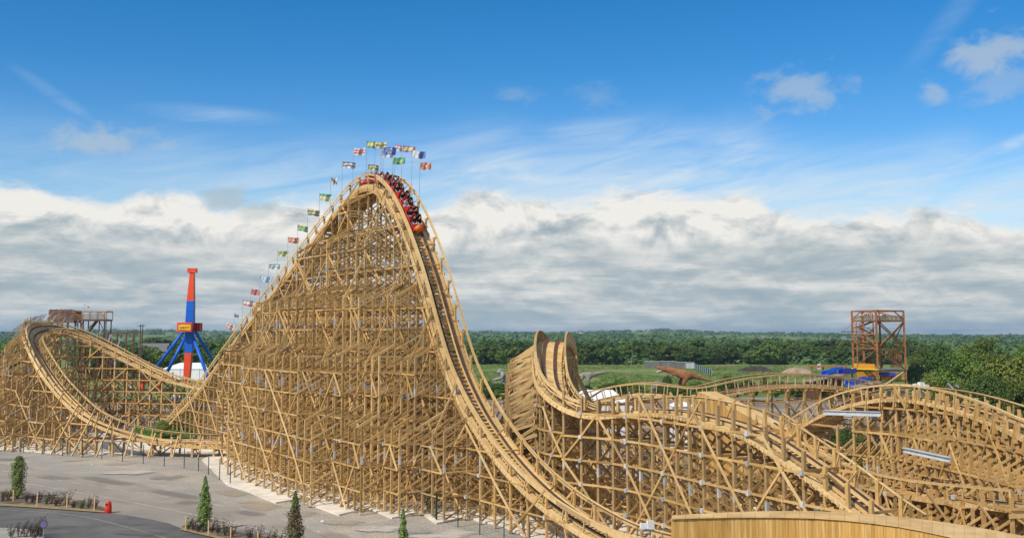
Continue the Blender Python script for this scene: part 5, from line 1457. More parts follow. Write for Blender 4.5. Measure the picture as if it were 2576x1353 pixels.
for px, lab in ((1914, 'faint grey electricity pylon over the far woods left of the tower'), (2121, 'faint grey electricity pylon seen just left of the rusty tower')):
    Y = 1600; x = at(px, 842, Y).x; zg = elev(x, Y); zt = toppx(846, Y); o = thing('pylon', lab, 'pylon', (x, Y, zg)); mb = MB()
    for sx in (-1, 1):
        for sy in (-1, 1): mb.beam(V((x + sx * 3, Y + sy * 3, zg)), V((x + sx * .4, Y + sy * .4, zt)), .3, .3)
    for k in range(6):
        t0, t1 = k / 6, (k + 1) / 6; w0, w1 = 3 * (1 - t0) + .4 * t0, 3 * (1 - t1) + .4 * t1; h = zt - zg
        mb.beam(V((x - w0, Y - w0, zg + h * t0)), V((x + w1, Y - w1, zg + h * t1)), .2, .2); mb.beam(V((x + w0, Y - w0, zg + h * t0)), V((x - w1, Y - w1, zg + h * t1)), .2, .2)
    mb.build('mast', GALV, o); mb = MB()
    for f in (.72, .84, .96): mb.beam(V((x - 5, Y, zg + (zt - zg) * f)), V((x + 5, Y, zg + (zt - zg) * f)), .4, .4)
    mb.build('crossarm', GALV, o)
# ------------------------------------------------------------------ people
SKIN = plain('skin', (0.52, 0.30, 0.20), .6, 0, .1, 6.0)
CL = {n: plain('cloth_' + n, c, .85, 0, .15, 6.0) for n, c in dict(black=(.015, .015, .018), dark_grey=(.06, .06, .065), white=(.75, .75, .75), navy=(.02, .03, .09), grey=(.22, .22, .23), red=(.5, .03, .03), blue=(.06, .16, .45), pink=(.65, .25, .3), yellow_green=(.45, .65, .08), light_blue=(.35, .5, .7)).items()}
HAIR = {n: plain('hair_' + n, c, .7, 0, .15, 9.0) for n, c in dict(dark=(.018, .012, .008), brown=(.07, .04, .02), fair=(.32, .22, .10)).items()}

def person_mesh(name, seated, arms):
    """one continuous body; x right, y forward, z up; origin at the seat (or feet)"""
    v = []; e = []
    def a(x, y, z, r, link=None):
        v.append((x, y, z, r)); i = len(v) - 1
        if link is not None: e.append((link, i))
        return i
    z0 = 0.12 if seated else 0.93
    pel = a(0, 0, z0, (.15, .11)); sp = a(0, -.02, z0 + .2, (.14, .105), pel); ch = a(0, -.03, z0 + .40, (.165, .115), sp)
    nk = a(0, -.01, z0 + .54, .055, ch); jw = a(0, .015, z0 + .615, (.07, .075), nk); hd = a(0, .01, z0 + .70, (.08, .098), jw); cr = a(0, 0, z0 + .775, (.06, .075), hd)
    nose = a(0, .115, z0 + .665, .014, jw)
    for s in (-1, 1):
        ear = a(s * .088, 0, z0 + .675, .015, hd)
        sh = a(s * .175, -.03, z0 + .46, .062, ch)
        if arms == 'up':
            el = a(s * .30, .06, z0 + .68, .043, sh); wr = a(s * .33, .14, z0 + .92, .030, el); up = V((s * .02, .05, .1))
        elif arms == 'forward':
            el = a(s * .24, .16, z0 + .30, .045, sh); wr = a(s * .17, .40, z0 + .30, .031, el); up = V((0, .1, .01))
        else:
            el = a(s * .24, -.01, z0 + .20, .045, sh); wr = a(s * .25, .06, z0 - .03, .031, el); up = V((0, .02, -.1))
        w = V(v[wr][:3]); u = up.normalized(); side = V((s, 0, 0)) if arms != 'forward' else V((s, 0, 0)); side = (side - u * side.dot(u)).normalized(); fw = u.cross(side)
        pm = w + u * .07; pl = a(*pm, (.040, .022), wr)
        for k, (off, ln) in enumerate(((-.032, .065), (-.011, .078), (.011, .074), (.032, .058))):
            q = pm + u * .035 + side * off; f1 = a(*(q + u * ln * .5), .0095, pl); a(*(q + u * ln + fw * .012), .008, f1)
        t1 = a(*(w + u * .05 - side * .05), .011, pl); a(*(w + u * .085 - side * .066), .009, t1)
        hp = a(s * .09, 0.02 if seated else 0, z0 - .05, .085, pel)
        if seated:
            kn = a(s * .12, .42, z0 - .02, .062, hp); an = a(s * .12, .52, z0 - .42, .042, kn); a(s * .12, .66, z0 - .46, .038, an)
        else:
            kn = a(s * .10, .03, .50, .06, hp); an = a(s * .105, 0, .09, .042, kn); a(s * .11, .14, .045, .038, an)
    me = skin_mesh(name, v, e, 2)
    for m in (SKIN, CL['black'], CL['navy']): me.materials.append(m)
    for p in me.polygons:
        c = p.center
        if c.z > z0 + .53 and abs(c.x) < .14: p.material_index = 0
        elif c.z > z0 + .02 and (abs(c.x) < .23 and not (arms == 'forward' and c.y > .22)): p.material_index = 1
        elif arms == 'up' and c.z > z0 + .5: p.material_index = 0
        elif arms == 'forward' and c.y > .22 and c.z > z0 + .18: p.material_index = 0
        elif arms == 'down' and abs(c.x) > .2: p.material_index = 0
        else: p.material_index = 2
    # hair
    lo = -.20 if 'long' in name else -.03
    hv = [(0, -.015, z0 + .80, (.07, .08)), (0, -.055, z0 + .72, (.085, .07)), (0, -.075, z0 + .66 + lo * .4, (.075, .05)), (0, -.085, z0 + .62 + lo, (.06, .035))]
    hm = skin_mesh(name + '_hair', hv, [(0, 1), (1, 2), (2, 3)], 2); hm.materials.append(HAIR['dark'])
    return me, hm
PM = {k: person_mesh(*k) for k in (('seated_up', True, 'up'), ('seated_long_forward', True, 'forward'), ('seated_forward', True, 'forward'), ('seated_long_up', True, 'up'), ('standing_down', False, 'down'), ('standing_long_forward', False, 'forward'))}
def person(key, mat4, label, group, top, trousers='navy', hair='dark'):
    me, hm = PM[key]
    o = bpy.data.objects.new('person', me); COL.objects.link(o); o.matrix_world = mat4
    for i, m in ((1, CL[top]), (2, CL[trousers])):
        o.material_slots[i].link = 'OBJECT'; o.material_slots[i].material = m
    h = bpy.data.objects.new('hair', hm); COL.objects.link(h); h.parent = o
    h.material_slots[0].link = 'OBJECT'; h.material_slots[0].material = HAIR[hair]
    return tag(o, label, 'person', group)

# ------------------------------------------------------------------ the train
LF = LIFT
def fr_at(i):
    i = max(0, min(len(LF) - 1, int(i))); return LF[i]
i0 = min(range(ipk, len(LF)), key=lambda i: abs(proj(LF[i][0] + LF[i][3] * .4)[0] - 1052))
TRAIN = thing('coaster_train', 'red roller coaster train full of riders going over the top of the drop', 'roller coaster train', LF[i0 - 20][0])
def car_parts():
    b = MB()                                                       # tub: floor, tapered sides, nose
    for s in (-1, 1):
        b.add([V((s * .58, -1.12, .12)), V((s * .58, 1.15, .12)), V((s * .66, 1.0, .62)), V((s * .66, .35, .50)), V((s * .66, -.2, .66)), V((s * .66, -.75, .50)), V((s * .66, -1.12, .66)),
               V((s * .52, -1.12, .12)), V((s * .52, 1.15, .12)), V((s * .60, 1.0, .62)), V((s * .60, .35, .50)), V((s * .60, -.2, .66)), V((s * .60, -.75, .50)), V((s * .60, -1.12, .66))],
              [(0, 1, 2, 3, 4, 5, 6), (13, 12, 11, 10, 9, 8, 7)] + [(i, (i + 1) % 7, 7 + (i + 1) % 7, 7 + i) for i in range(7)])
    b.add([V((-.58, 1.15, .12)), V((.58, 1.15, .12)), V((.62, 1.0, .62)), V((-.62, 1.0, .62)), V((-.40, 1.32, .25)), V((.40, 1.32, .25)), V((.42, 1.22, .5)), V((-.42, 1.22, .5))], [(4, 5, 6, 7), (0, 1, 5, 4), (1, 2, 6, 5), (2, 3, 7, 6), (3, 0, 4, 7), (3, 2, 1, 0)])
    b.box((0, 0, .10), 1.15, 2.3, .06)
    st = MB(); st.box((0, 0, .18), .5, .48, .16); st.beam(V((0, -.26, .2)), V((0, -.40, 1.02)), .50, .10, V((0, 1, 0))); st.beam(V((0, -.40, 1.0)), V((0, -.43, 1.22)), .28, .09, V((0, 1, 0)))
    lb = MB(); lb.beam(V((-.52, .30, .58)), V((.52, .30, .58)), .06, .06); lb.beam(V((0, .30, .58)), V((0, .42, .2)), .06, .06); lb.box((0, .26, .52), .24, .06, .14)
    wh = MB(); wh.cyl(V((-.05, 0, .10)), V((.05, 0, .10)), .12, .12, 14); wh.cyl(V((-.07, 0, .10)), V((.07, 0, .10)), .05, .05, 8)
    ch = MB(); ch.box((0, 0, .02), .95, 2.2, .08)
    def me(mb, n, m):
        d = bpy.data.meshes.new(n); d.from_pydata(mb.v, [], mb.f); d.materials.append(m); return d
    return me(b, 'car', RED), me(st, 'seat', CL['black']), me(lb, 'lap_bar', WHITE), me(wh, 'wheel', BLACK), me(ch, 'chassis', BLACK)
CB, CS, CLB, CW, CCH = car_parts()
CS2 = CS.copy(); CS2.materials[0] = plain('seat_red', (0.55, 0.03, 0.02), .6)
ORD = ['front', 'second', 'third', 'fourth', 'fifth', 'sixth', 'seventh', 'eighth', 'ninth', 'tenth', 'eleventh', 'twelfth']
rs = random.Random(12)
tops = ['black', 'black', 'dark_grey', 'navy', 'black', 'white', 'black', 'grey', 'black', 'dark_grey', 'white', 'black']
cl = int(round(2.72 / STEP)); row = 0
for c in range(6):
    i = i0 - int(round((c + .5) * 2.72 / STEP)); P, T, S, N = fr_at(i)
    Mx = Matrix(((S.x, T.x, N.x, P.x), (S.y, T.y, N.y, P.y), (S.z, T.z, N.z, P.z), (0, 0, 0, 1)))
    loc = Mx.copy(); loc.translation = P - TRAIN.location
    car = bpy.data.objects.new('car', CB); COL.objects.link(car); car.parent = TRAIN; car.matrix_local = loc
    def sub(n, d, off, l=None):
        k = bpy.data.objects.new(n, d); COL.objects.link(k); k.parent = car; k.location = off
        return k
    sub('chassis', CCH, (0, 0, 0))
    for y in (.45, -.72):
        for x in (-.29, .29):
            sub('seat', CS2 if (row + (x > 0)) % 2 else CS, (x, y, 0))
        sub('lap_bar', CLB, (0, y, 0))
    for x in (-.52, .52):
        for y in (-.85, .85): sub('wheel', CW, (x, y, -.08))
    if c == 0:
        nb = MB(); nb.lathe((0, 0, 0), [(.42, 0), (.40, .12), (.25, .28), (.03, .34)], 12)
        d = bpy.data.meshes.new('nose_cone'); d.from_pydata(nb.v, [], nb.f); d.materials.append(plain('nose_orange', (0.75, 0.16, 0.02), .4))
        k = sub('nose_cone', d, (0, 1.25, .38)); k.rotation_euler = (R(-90), 0, 0)
        eb = MB(); eb.lathe((0, 0, 0), [(.26, 0), (.24, .05), (.05, .07)], 10); d = bpy.data.meshes.new('emblem'); d.from_pydata(eb.v, [], eb.f); d.materials.append(BYEL); k = sub('emblem', d, (0, 1.28, .62)); k.rotation_euler = (R(-50), 0, 0)
        wb = MB()
        for x in (-.4, .4): wb.cyl(V((x, 1.3, .30)), V((x, 1.42, .30)), .13, .13, 12)
        d = bpy.data.meshes.new('headlight'); d.from_pydata(wb.v, [], wb.f); d.materials.append(RED); sub('headlight', d, (0, 0, 0))
    for y in (.45, -.72):
        for x, sd in ((-.29, 'left'), (.29, 'right')):
            key = rs.choice([('seated_up', True, 'up'), ('seated_long_forward', True, 'forward'), ('seated_forward', True, 'forward'), ('seated_forward', True, 'forward'), ('seated_long_up', True, 'up')])
            tp = rs.choice(tops); L4 = Mx @ Matrix.Translation((x, y - .08, .26)) @ Matrix.Rotation(R(-6 if 'up' in key[0] else 4), 4, 'X')
            pose = 'with both arms raised' if key[2] == 'up' else 'holding the lap bar'
            person(key, L4, f"rider in {tp.replace('_', ' ')} {pose}, {sd} seat in the {ORD[row]} train row", 'riders in the coaster train', tp, rs.choice(['navy', 'black', 'dark_grey']), rs.choice(['dark', 'dark', 'brown', 'fair']))
        row += 1
# ------------------------------------------------------------------ visitors
def stand(px, Y, z, rz, top, label, group, key=None, tr='navy', hair='brown'):
    x = at(px, 842, Y).x
    person(key or ('standing_down', False, 'down'), Matrix.Translation((x, Y, z)) @ Matrix.Rotation(rz, 4, 'Z'), label, group, top, tr, hair)
k2 = ('standing_long_forward', False, 'forward')
tc = [('yellow_green', 2170), ('white', 2175), ('pink', 2180), ('white', 2185), ('grey', 2191), ('white', 2196), ('red', 2201), ('white', 2209), ('pink', 2213), ('white', 2218), ('navy', 2223), ('black', 2228), ('light_blue', 2233)]
for i, (c, px) in enumerate(tc):
    f = i / 12; q_ = Lc.lerp(Fc, .45 + .5 * (i / 6.5)) if i < 6.5 else Fc.lerp(Rc, .05 + .42 * (i - 6.5) / 6)
    x = q_.x; Y = q_.y + 1.0
    person(k2 if i % 2 else ('standing_down', False, 'down'), Matrix.Translation((x, Y, PLAT + .1)) @ Matrix.Rotation(R(180 + rs.uniform(-40, 40)), 4, 'Z'),
           f"visitor in a {c.replace('_', ' ')} top queuing on the {'left' if i < 6.5 else 'right'} side of the tower platform", 'people queuing on the rusty tower', c, rs.choice(['navy', 'black', 'grey']), rs.choice(['dark', 'brown', 'fair']))
for i, (px, Y, c) in enumerate(((438, 268, 'light_blue'), (442, 262, 'white'), (446, 266, 'pink'), (450, 258, 'red'), (453, 264, 'pink'), (457, 259, 'white'), (461, 263, 'pink'), (434, 272, 'blue'))):
    stand(px, Y, 0, rs.uniform(0, 6), c, f"visitor in a {c.replace('_', ' ')} top in the small crowd left of the lift hill foot", 'small crowd beside the lift hill foot', k2 if i % 2 else None)
for i, (px, Y, c, w) in enumerate(((1582, 275, 'white', 'before the shrubs left of the orange dinosaur'), (1618, 274, 'white', 'left of the dark bush by the grey rock'), (1660, 276, 'grey', 'under the jaws of the orange dinosaur'), (1707, 276, 'white', 'before the legs of the orange dinosaur'), (1776, 278, 'white', 'under the tail of the orange dinosaur'), (1816, 279, 'white', 'right of the orange dinosaur near the low hill'), (1500, 272, 'light_blue', 'in front of the grey dinosaur'), (1626, 272, 'pink', 'beside the visitor in white left of the orange dinosaur'))):
    stand(px, Y, 0, rs.uniform(0, 6), c, f"visitor in a {c.replace('_', ' ')} top standing {w}", 'visitors by the dinosaurs', k2 if i % 2 else None)
# ------------------------------------------------------------------ flags
FC = {}
POLEM = plain('flag_pole_steel', (0.33, 0.34, 0.36), .5, .2, .05)
def fcol(c):
    c = tuple(x * .82 + .15 for x in c)
    if c not in FC:
        m = plain('flag_colour_%d' % len(FC), c, .8, 0, .05, 4.0); nt = m.node_tree; b = nt.nodes['Principled BSDF']
        t = nt.nodes.new('ShaderNodeBsdfTranslucent'); t.inputs[0].default_value = (*c, 1); mx = nt.nodes.new('ShaderNodeMixShader'); mx.inputs[0].default_value = .3
        nt.links.new(b.outputs[0], mx.inputs[1]); nt.links.new(t.outputs[0], mx.inputs[2]); nt.links.new(mx.outputs[0], nt.nodes['Material Output'].inputs[0]); FC[c] = m
    return FC[c]
Wt, Gn, Ye, Nv, Rd, Or, Bl, Lb, Bk, Pu, Te, Ol = (.80, .80, .80), (.02, .40, .16), (.82, .70, .16), (.07, .09, .28), (.68, .09, .08), (.80, .30, .08), (.02, .11, .52), (.28, .52, .82), (.10, .10, .12), (.42, .16, .55), (.10, .42, .40), (.60, .52, .10)
def stripes(*cs): return lambda u, v: cs[min(len(cs) - 1, int(v * len(cs)))]
def crest(f, c, r=.17, x=.55): return lambda u, v: c if ((u - x) * 1.7) ** 2 + (v - .5) ** 2 < r * r else f(u, v)
def halves(a, b): return lambda u, v: a if u < .55 else b
def stars(a, b): return lambda u, v: b if any((u * 1.7 - (.9 + .42 * math.cos(t * 1.047))) ** 2 + (v - (.5 + .28 * math.sin(t * 1.047))) ** 2 < .0075 for t in range(6)) else a
def scrib(a, b): return lambda u, v: b if (math.sin(u * 23 + v * 9) * math.cos(v * 17 - u * 5)) > .05 and u > .1 else a
FL = [  # pole px, hoist top py, hoist bottom py, length px, far side, pattern, label words, droop
 (570, 809, 824, 22, 0, stripes(Wt, Or, Wt, Or), 'white and orange striped flag sagging at the very foot of the lift hill', 11),
 (590, 787, 797, 11, 0, crest(stripes(Wt, Nv, Nv), Wt, .2), 'small folded navy blue flag, second from the foot of the lift hill', 2),
 (611, 754, 768, 28, 0, stripes(Rd, Wt, Wt, Rd), 'white flag with dark red edges low on the lift hill', 3),
 (632, 726, 740, 23, 0, crest(stripes(Rd, Rd), Or, .2), 'plain red flag with an orange middle on the lift hill', 4),
 (655, 694, 708, 27, 0, scrib(Lb, Wt), 'blue flag covered in white markings on the lift hill', 2),
 (677, 664, 677, 29, 0, stripes(Te, Wt, Te, Wt), 'white flag with teal bands on the lift hill', 1),
 (700, 631, 645, 28, 0, crest(stripes(Ol, Gn, Ol, Ye), Wt, .15), 'olive yellow and green flag with a white spot on the lift hill', 0),
 (725, 597, 611, 28, 0, crest(stripes(Rd, Or, Or, Rd), Wt, .15), 'orange red flag with a white spot on the lift hill', 1),
 (749, 565, 580, 26, 0, crest(stripes(Ye, Gn, Ye, Gn), Bk, .14), 'yellow and green striped flag with a dark spot on the lift hill', 4),
 (776, 526, 541, 30, 0, crest(stripes(Ye, Bk, Ye, Bk), Wt, .12), 'black and yellow banded flag with a pale spot on the lift hill', 3),
 (804, 487, 505, 31, 0, crest(stripes(Gn, Wt, Ye), Ye, .12), 'green, white and yellow tricolour flag below the peak on the left', 2),
 (833, 447, 464, 17, 0, lambda u, v: Bk if abs(u - v) < .2 else Wt, 'white flag with a dark diagonal, half furled, left of the peak', 1),
 (862, 407, 423, 33, 0, crest(stripes(Bk, Wt, Bk, Wt), Nv, .16), 'black and white banded flag upper left of the peak', 2),
 (892, 373, 391, 30, 0, crest(stripes(Wt, Rd, Wt, Rd, Wt), Rd, .13), 'white flag with thin red bands high left of the peak', 0),
 (924, 356, 373, 25, 0, crest(stripes(Gn, Ye, Ye, Gn), Wt, .14, .7), 'yellow flag with green edges, topmost over the peak', 0),
 (945, 358, 373, 29, 0, crest(stripes(Ye, Bk, Ye), Ol, .16), 'yellow flag with a black band flying topmost right of the green edged one', 1),
 (923, 414, 429, 27, 1, crest(stripes(Bk, Ye, Bk, Ye), Te, .2), 'yellow and dark flag lowest of all, just touching the crest', 2),
 (957, 380, 396, 31, 1, crest(stripes(Lb, Wt, Lb, Wt), Wt, .15), 'pale blue and white flag behind the blue starred one', 2),
 (967, 371, 390, 32, 0, stars(Bl, Ye), 'deep blue flag with a ring of yellow stars over the peak', -1),
 (988, 364, 379, 26, 1, stripes(Rd, Wt, Pu, Wt), 'crimson and white flag behind the starred flag over the train', 4),
 (1009, 366, 382, 34, 1, stripes(Pu, Ye, Ye, Pu), 'purple and yellow flag streaming over the train', 4),
 (1031, 379, 397, 35, 1, crest(halves(Wt, Bl), Bk, .13, .52), 'half white half blue flag high over the train on the right', 3),
 (990, 397, 414, 33, 0, crest(lambda u, v: Gn, Ye, .26, .6), 'bright green flag with a yellow shape above the train', 0),
 (1052, 409, 427, 29, 1, crest(lambda u, v: Or if abs(v - .5) > .17 and abs(u - .52) > .08 else Rd, Wt, .17), 'orange flag with red cross and white middle at the right end', 1),
]
FLW = fcol((.80, .80, .80))
def flag(px, pt_, pb_, ln, base, pat, label, droop, group, z_top=None):
    Y = base.y; x = base.x; zt, zb2 = toppx(pt_, Y), toppx(pb_, Y); L_ = ln * Y / F
    o = thing('flag', label, 'flag', base, group)
    mb = MB(); mb.cyl(base, V((x, Y, zt + .12)), (.022), .016, 7); mb.build('pole', POLEM, o)
    nu, nv = 26, 14; mb = MB(); vs = []; dr = droop * Y / F; ph = (px * 7) % 6.28
    for i in range(nu + 1):
        u = i / nu; sh = .90
        for j in range(nv + 1):
            v = j / nv
            wy = .16 * u ** .5 * math.sin(u * 7.5 + ph + v * .9) + .05 * math.sin(u * 15 + v * 3 + ph)
            wz = -dr * u + .055 * math.sin(u * 6.3 + ph) * u ** .5
            vs.append(V((x + L_ * u * (1 - .03 * v) + .02, Y + wy, zt - (zt - zb2) * v + wz)))
    fs = []; mats = [FLW]; mi = []
    for i in range(nu):
        for j in range(nv):
            u, v = (i + .5) / nu, (j + .5) / nv; m = fcol(pat(u, v)) if u > .05 else FLW
            if m not in mats: mats.append(m)
            fs.append((i * (nv + 1) + j, (i + 1) * (nv + 1) + j, (i + 1) * (nv + 1) + j + 1, i * (nv + 1) + j + 1)); mi.append(mats.index(m))
    mb.v = vs; mb.f = fs; mb.m = mi
    mb.build('flag_cloth', mats, o, True)
    return o
for (px, pt_, pb_, ln, far, pat, label, droop) in FL:
    if far: q_ = min(((P - S * HO + N * HH) for (P, T, S, N) in LIFT[ipk - 40:]), key=lambda w: abs(proj(w)[0] - px))
    else: q_ = min((P for (P, T, S, N) in LIFT_HR[:ipk + 60]), key=lambda w: abs(proj(w)[0] - px))
    # S of the lift points right of travel
    b0 = V((q_.x, q_.y, q_.z - 1.0)) + (LN * .12 if far else -LN * .12)
    flag(px, pt_, pb_, ln, b0, pat, label, droop, 'flags along the lift hill and crest')
x = at(209, 842, Yl).x
flag(209, 765, 769, 12, V((x, Yl + .1, toppx(784, Yl))), stripes(Or, Wt), 'tiny orange and white flag on a thin pole over the rock building platform', 6, 'flag on the ride building')
# second bare pole near the foot of the lift hill
b0 = min((P for (P, T, S, N) in LIFT_HR[:ipk]), key=lambda w: abs(proj(w)[0] - 586)); b0 = V((b0.x, b0.y, b0.z - 1.0)) - LN * .12
SKYT = [(1.2, 1.3, 1.4, 1), (1.0, 1.25, 1.38, 1), (.50, .98, 1.36, 1), (.26, .84, 1.28, 1), (.16, .78, 1.22, 1), (.16, .78, 1.2, 1), (2.5, 2.05, 1.6, 1)]  # sky tint by elevation; last stop brightens and warms the unseen zenith as added fill
# cloud colours (radiance = value x 0.1)
CLD = [(3.4, 4.3, 4.9, 1), (4.5, 5.2, 5.5, 1), (6.7, 6.9, 6.8, 1), (8.9, 8.7, 8.2, 1), (6.8, 7.9, 8.8, 1), (4.8, 5.7, 6.4, 1), (3.3, 4.6, 5.2, 1)]
HAZE = 0.00009
# ------------------------------------------------------------------ light and sky
SUN_EL, SUN_AZ = R(46), math.atan2(-0.68, -0.73)
tosun = V((math.sin(SUN_AZ) * math.cos(SUN_EL), math.cos(SUN_AZ) * math.cos(SUN_EL), math.sin(SUN_EL)))
sd = bpy.data.lights.new('sun', 'SUN'); sd.energy = 3.9; sd.angle = R(0.53); sd.color = (1.0, 0.93, 0.81)
so = bpy.data.objects.new('sun', sd); COL.objects.link(so); so.location = (0, 0, 60)
so.rotation_euler = tosun.to_track_quat('Z', 'Y').to_euler()

W = bpy.data.worlds.new('World'); SC.world = W; W.use_nodes = True
nt = W.node_tree; N, L = nt.nodes, nt.links; N.clear()
def _in(sock, v):
    if hasattr(v, 'links') or hasattr(v, 'is_output'): L.new(v, sock)
    else: sock.default_value = v
def M(op, a, b=0.0, c=None):
    n = N.new('ShaderNodeMath'); n.operation = op; _in(n.inputs[0], a); _in(n.inputs[1], b)
    if c is not None: _in(n.inputs[2], c)
    return n.outputs[0]
def smooth(v, a, b):
    n = N.new('ShaderNodeMapRange'); n.interpolation_type = 'SMOOTHSTEP'
    _in(n.inputs['Value'], v); _in(n.inputs['From Min'], a); _in(n.inputs['From Max'], b)
    return n.outputs[0]
def lin(v, a, b, c, d):
    n = N.new('ShaderNodeMapRange'); _in(n.inputs['Value'], v)
    for k, x in zip(('From Min', 'From Max', 'To Min', 'To Max'), (a, b, c, d)): _in(n.inputs[k], x)
    return n.outputs[0]
def comb(x, y, z):
    n = N.new('ShaderNodeCombineXYZ'); _in(n.inputs[0], x); _in(n.inputs[1], y); _in(n.inputs[2], z); return n.outputs[0]
def nse(vec, scale, det=6, rough=0.55, dist=0.0):
    n = N.new('ShaderNodeTexNoise'); L.new(vec, n.inputs['Vector']); n.inputs['Scale'].default_value = scale
    n.inputs['Detail'].default_value = det; n.inputs['Roughness'].default_value = rough; n.inputs['Distortion'].default_value = dist
    return n.outputs['Fac']
def mixc(f, a, b):
    n = N.new('ShaderNodeMix'); n.data_type = 'RGBA'; _in(n.inputs[0], f); _in(n.inputs[6], a); _in(n.inputs[7], b); return n.outputs[2]

geo = N.new('ShaderNodeTexCoord'); sp = N.new('ShaderNodeSeparateXYZ'); L.new(geo.outputs['Generated'], sp.inputs[0])
az = M('ARCTAN2', sp.outputs[0], sp.outputs[1]); el = M('ARCSINE', sp.outputs[2])
def AZ(px): return math.atan2(px - 1288, F)
def EL(py): return math.atan((842 - py) / F)

sky = N.new('ShaderNodeTexSky'); sky.sky_type = 'NISHITA'; sky.sun_disc = False
sky.sun_elevation = SUN_EL; sky.sun_rotation = SUN_AZ; sky.air_density = 1.0; sky.dust_density = 0.4; sky.ozone_density = 2.5
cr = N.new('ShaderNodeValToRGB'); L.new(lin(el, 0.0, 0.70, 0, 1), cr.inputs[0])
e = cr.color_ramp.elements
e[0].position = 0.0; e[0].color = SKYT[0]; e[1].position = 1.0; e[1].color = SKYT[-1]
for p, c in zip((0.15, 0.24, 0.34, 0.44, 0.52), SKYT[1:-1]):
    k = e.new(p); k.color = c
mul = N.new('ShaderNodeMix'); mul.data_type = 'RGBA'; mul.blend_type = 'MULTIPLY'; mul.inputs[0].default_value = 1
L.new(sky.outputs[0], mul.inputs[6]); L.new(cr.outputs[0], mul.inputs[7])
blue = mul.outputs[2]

aeA = comb(az, el, 0.0)
aeW = comb(M('MULTIPLY', az, 1.0), M('MULTIPLY', el, 2.4), 3.1)
# upper edge of the cloud bank in elevation, rising and falling with azimuth
edge = N.new('ShaderNodeFloatCurve'); cv = edge.mapping.curves[0]
pts_ = [(-500, 480), (0, 488), (150, 505), (260, 522), (330, 512), (440, 506), (560, 520), (720, 515), (900, 520), (1060, 512), (1250, 480), (1420, 505), (1580, 480), (1700, 478), (1760, 500), (1860, 482), (1960, 520), (2100, 555), (2260, 560), (2420, 548), (2520, 585), (2600, 590), (3100, 500)]
xs = [(AZ(a) + 0.65) / 1.3 for a, b in pts_]; ys = [EL(b) / 0.3 for a, b in pts_]
cv.points[0].location = (0, ys[0]); cv.points[1].location = (1, ys[-1])
for x, y in zip(xs, ys): cv.points.new(x, y)
edge.mapping.update()
L.new(lin(az, -0.65, 0.65, 0, 1), edge.inputs['Value'])
elTop = M('MULTIPLY', edge.outputs[0], 0.3)
nA = nse(aeW, 16, 9, 0.62)
nB = nse(comb(az, M('MULTIPLY', el, 1.6), 7.7), 34, 7, 0.6)
dEl = M('SUBTRACT', M('ADD', elTop, M('ADD', M('MULTIPLY', M('SUBTRACT', nA, 0.5), 0.050), M('MULTIPLY', M('SUBTRACT', nB, 0.5), 0.014))), el)
bank = smooth(dEl, -0.005, 0.010)
# lit billows near the top of the bank, flat grey layers seen edge-on further down
invz = M('DIVIDE', 1.0, M('ADD', M('MAXIMUM', sp.outputs[2], 0.0), 0.035))
lay = comb(M('MULTIPLY', sp.outputs[0], invz), M('MULTIPLY', sp.outputs[1], invz), 0.0)
nL = nse(lay, 0.55, 6, 0.55, 0.3)
nS = nse(comb(az, M('MULTIPLY', el, 5.5), 1.3), 11, 7, 0.58, 0.3)
nP = nse(comb(az, M('MULTIPLY', el, 1.7), 11.0), 13, 9, 0.6, 0.4)
low = smooth(el, EL(690), EL(560))               # 0 in the grey layers, 1 at the lit billows
nP2 = nse(comb(az, M('MULTIPLY', M('ADD', el, 0.010), 1.7), 11.0), 13, 9, 0.6, 0.4)
relief = M('MULTIPLY', M('SUBTRACT', nP, nP2), 2.6)          # sunlit from above: upper edges of the billows are brighter
tone_hi = M('ADD', M('ADD', lin(nP, 0.30, 0.60, 0.38, 1.02), relief), M('MULTIPLY', M('SUBTRACT', nB, 0.5), 0.35))
nQ = nse(comb(az, M('MULTIPLY', el, 2.9), 17.0), 15, 9, 0.6, 0.25); nQ2 = nse(comb(az, M('MULTIPLY', M('ADD', el, 0.007), 2.9), 17.0), 15, 9, 0.6, 0.25)
strip_ = lin(M('ADD', M('MULTIPLY', nS, 0.65), M('MULTIPLY', nL, 0.35)), 0.36, 0.64, 0.02, 0.86)
tone_lo = M('ADD', M('ADD', M('MULTIPLY', strip_, 0.80), M('MULTIPLY', lin(nQ, 0.34, 0.62, 0.0, 1.0), 0.22)), M('MULTIPLY', M('SUBTRACT', nQ, nQ2), 1.0))
mt = N.new('ShaderNodeMix'); _in(mt.inputs[0], low); _in(mt.inputs[2], tone_lo); _in(mt.inputs[3], tone_hi)
rim = M('MULTIPLY', smooth(dEl, 0.030, 0.006), 0.14)
tone = M('ADD', mt.outputs[0], rim)
cc = N.new('ShaderNodeValToRGB'); L.new(tone, cc.inputs[0]); e = cc.color_ramp.elements
e[0].position = 0.0; e[0].color = CLD[0]; e[1].position = 1.0; e[1].color = CLD[3]
k = e.new(0.35); k.color = CLD[1]; k = e.new(0.68); k.color = CLD[2]

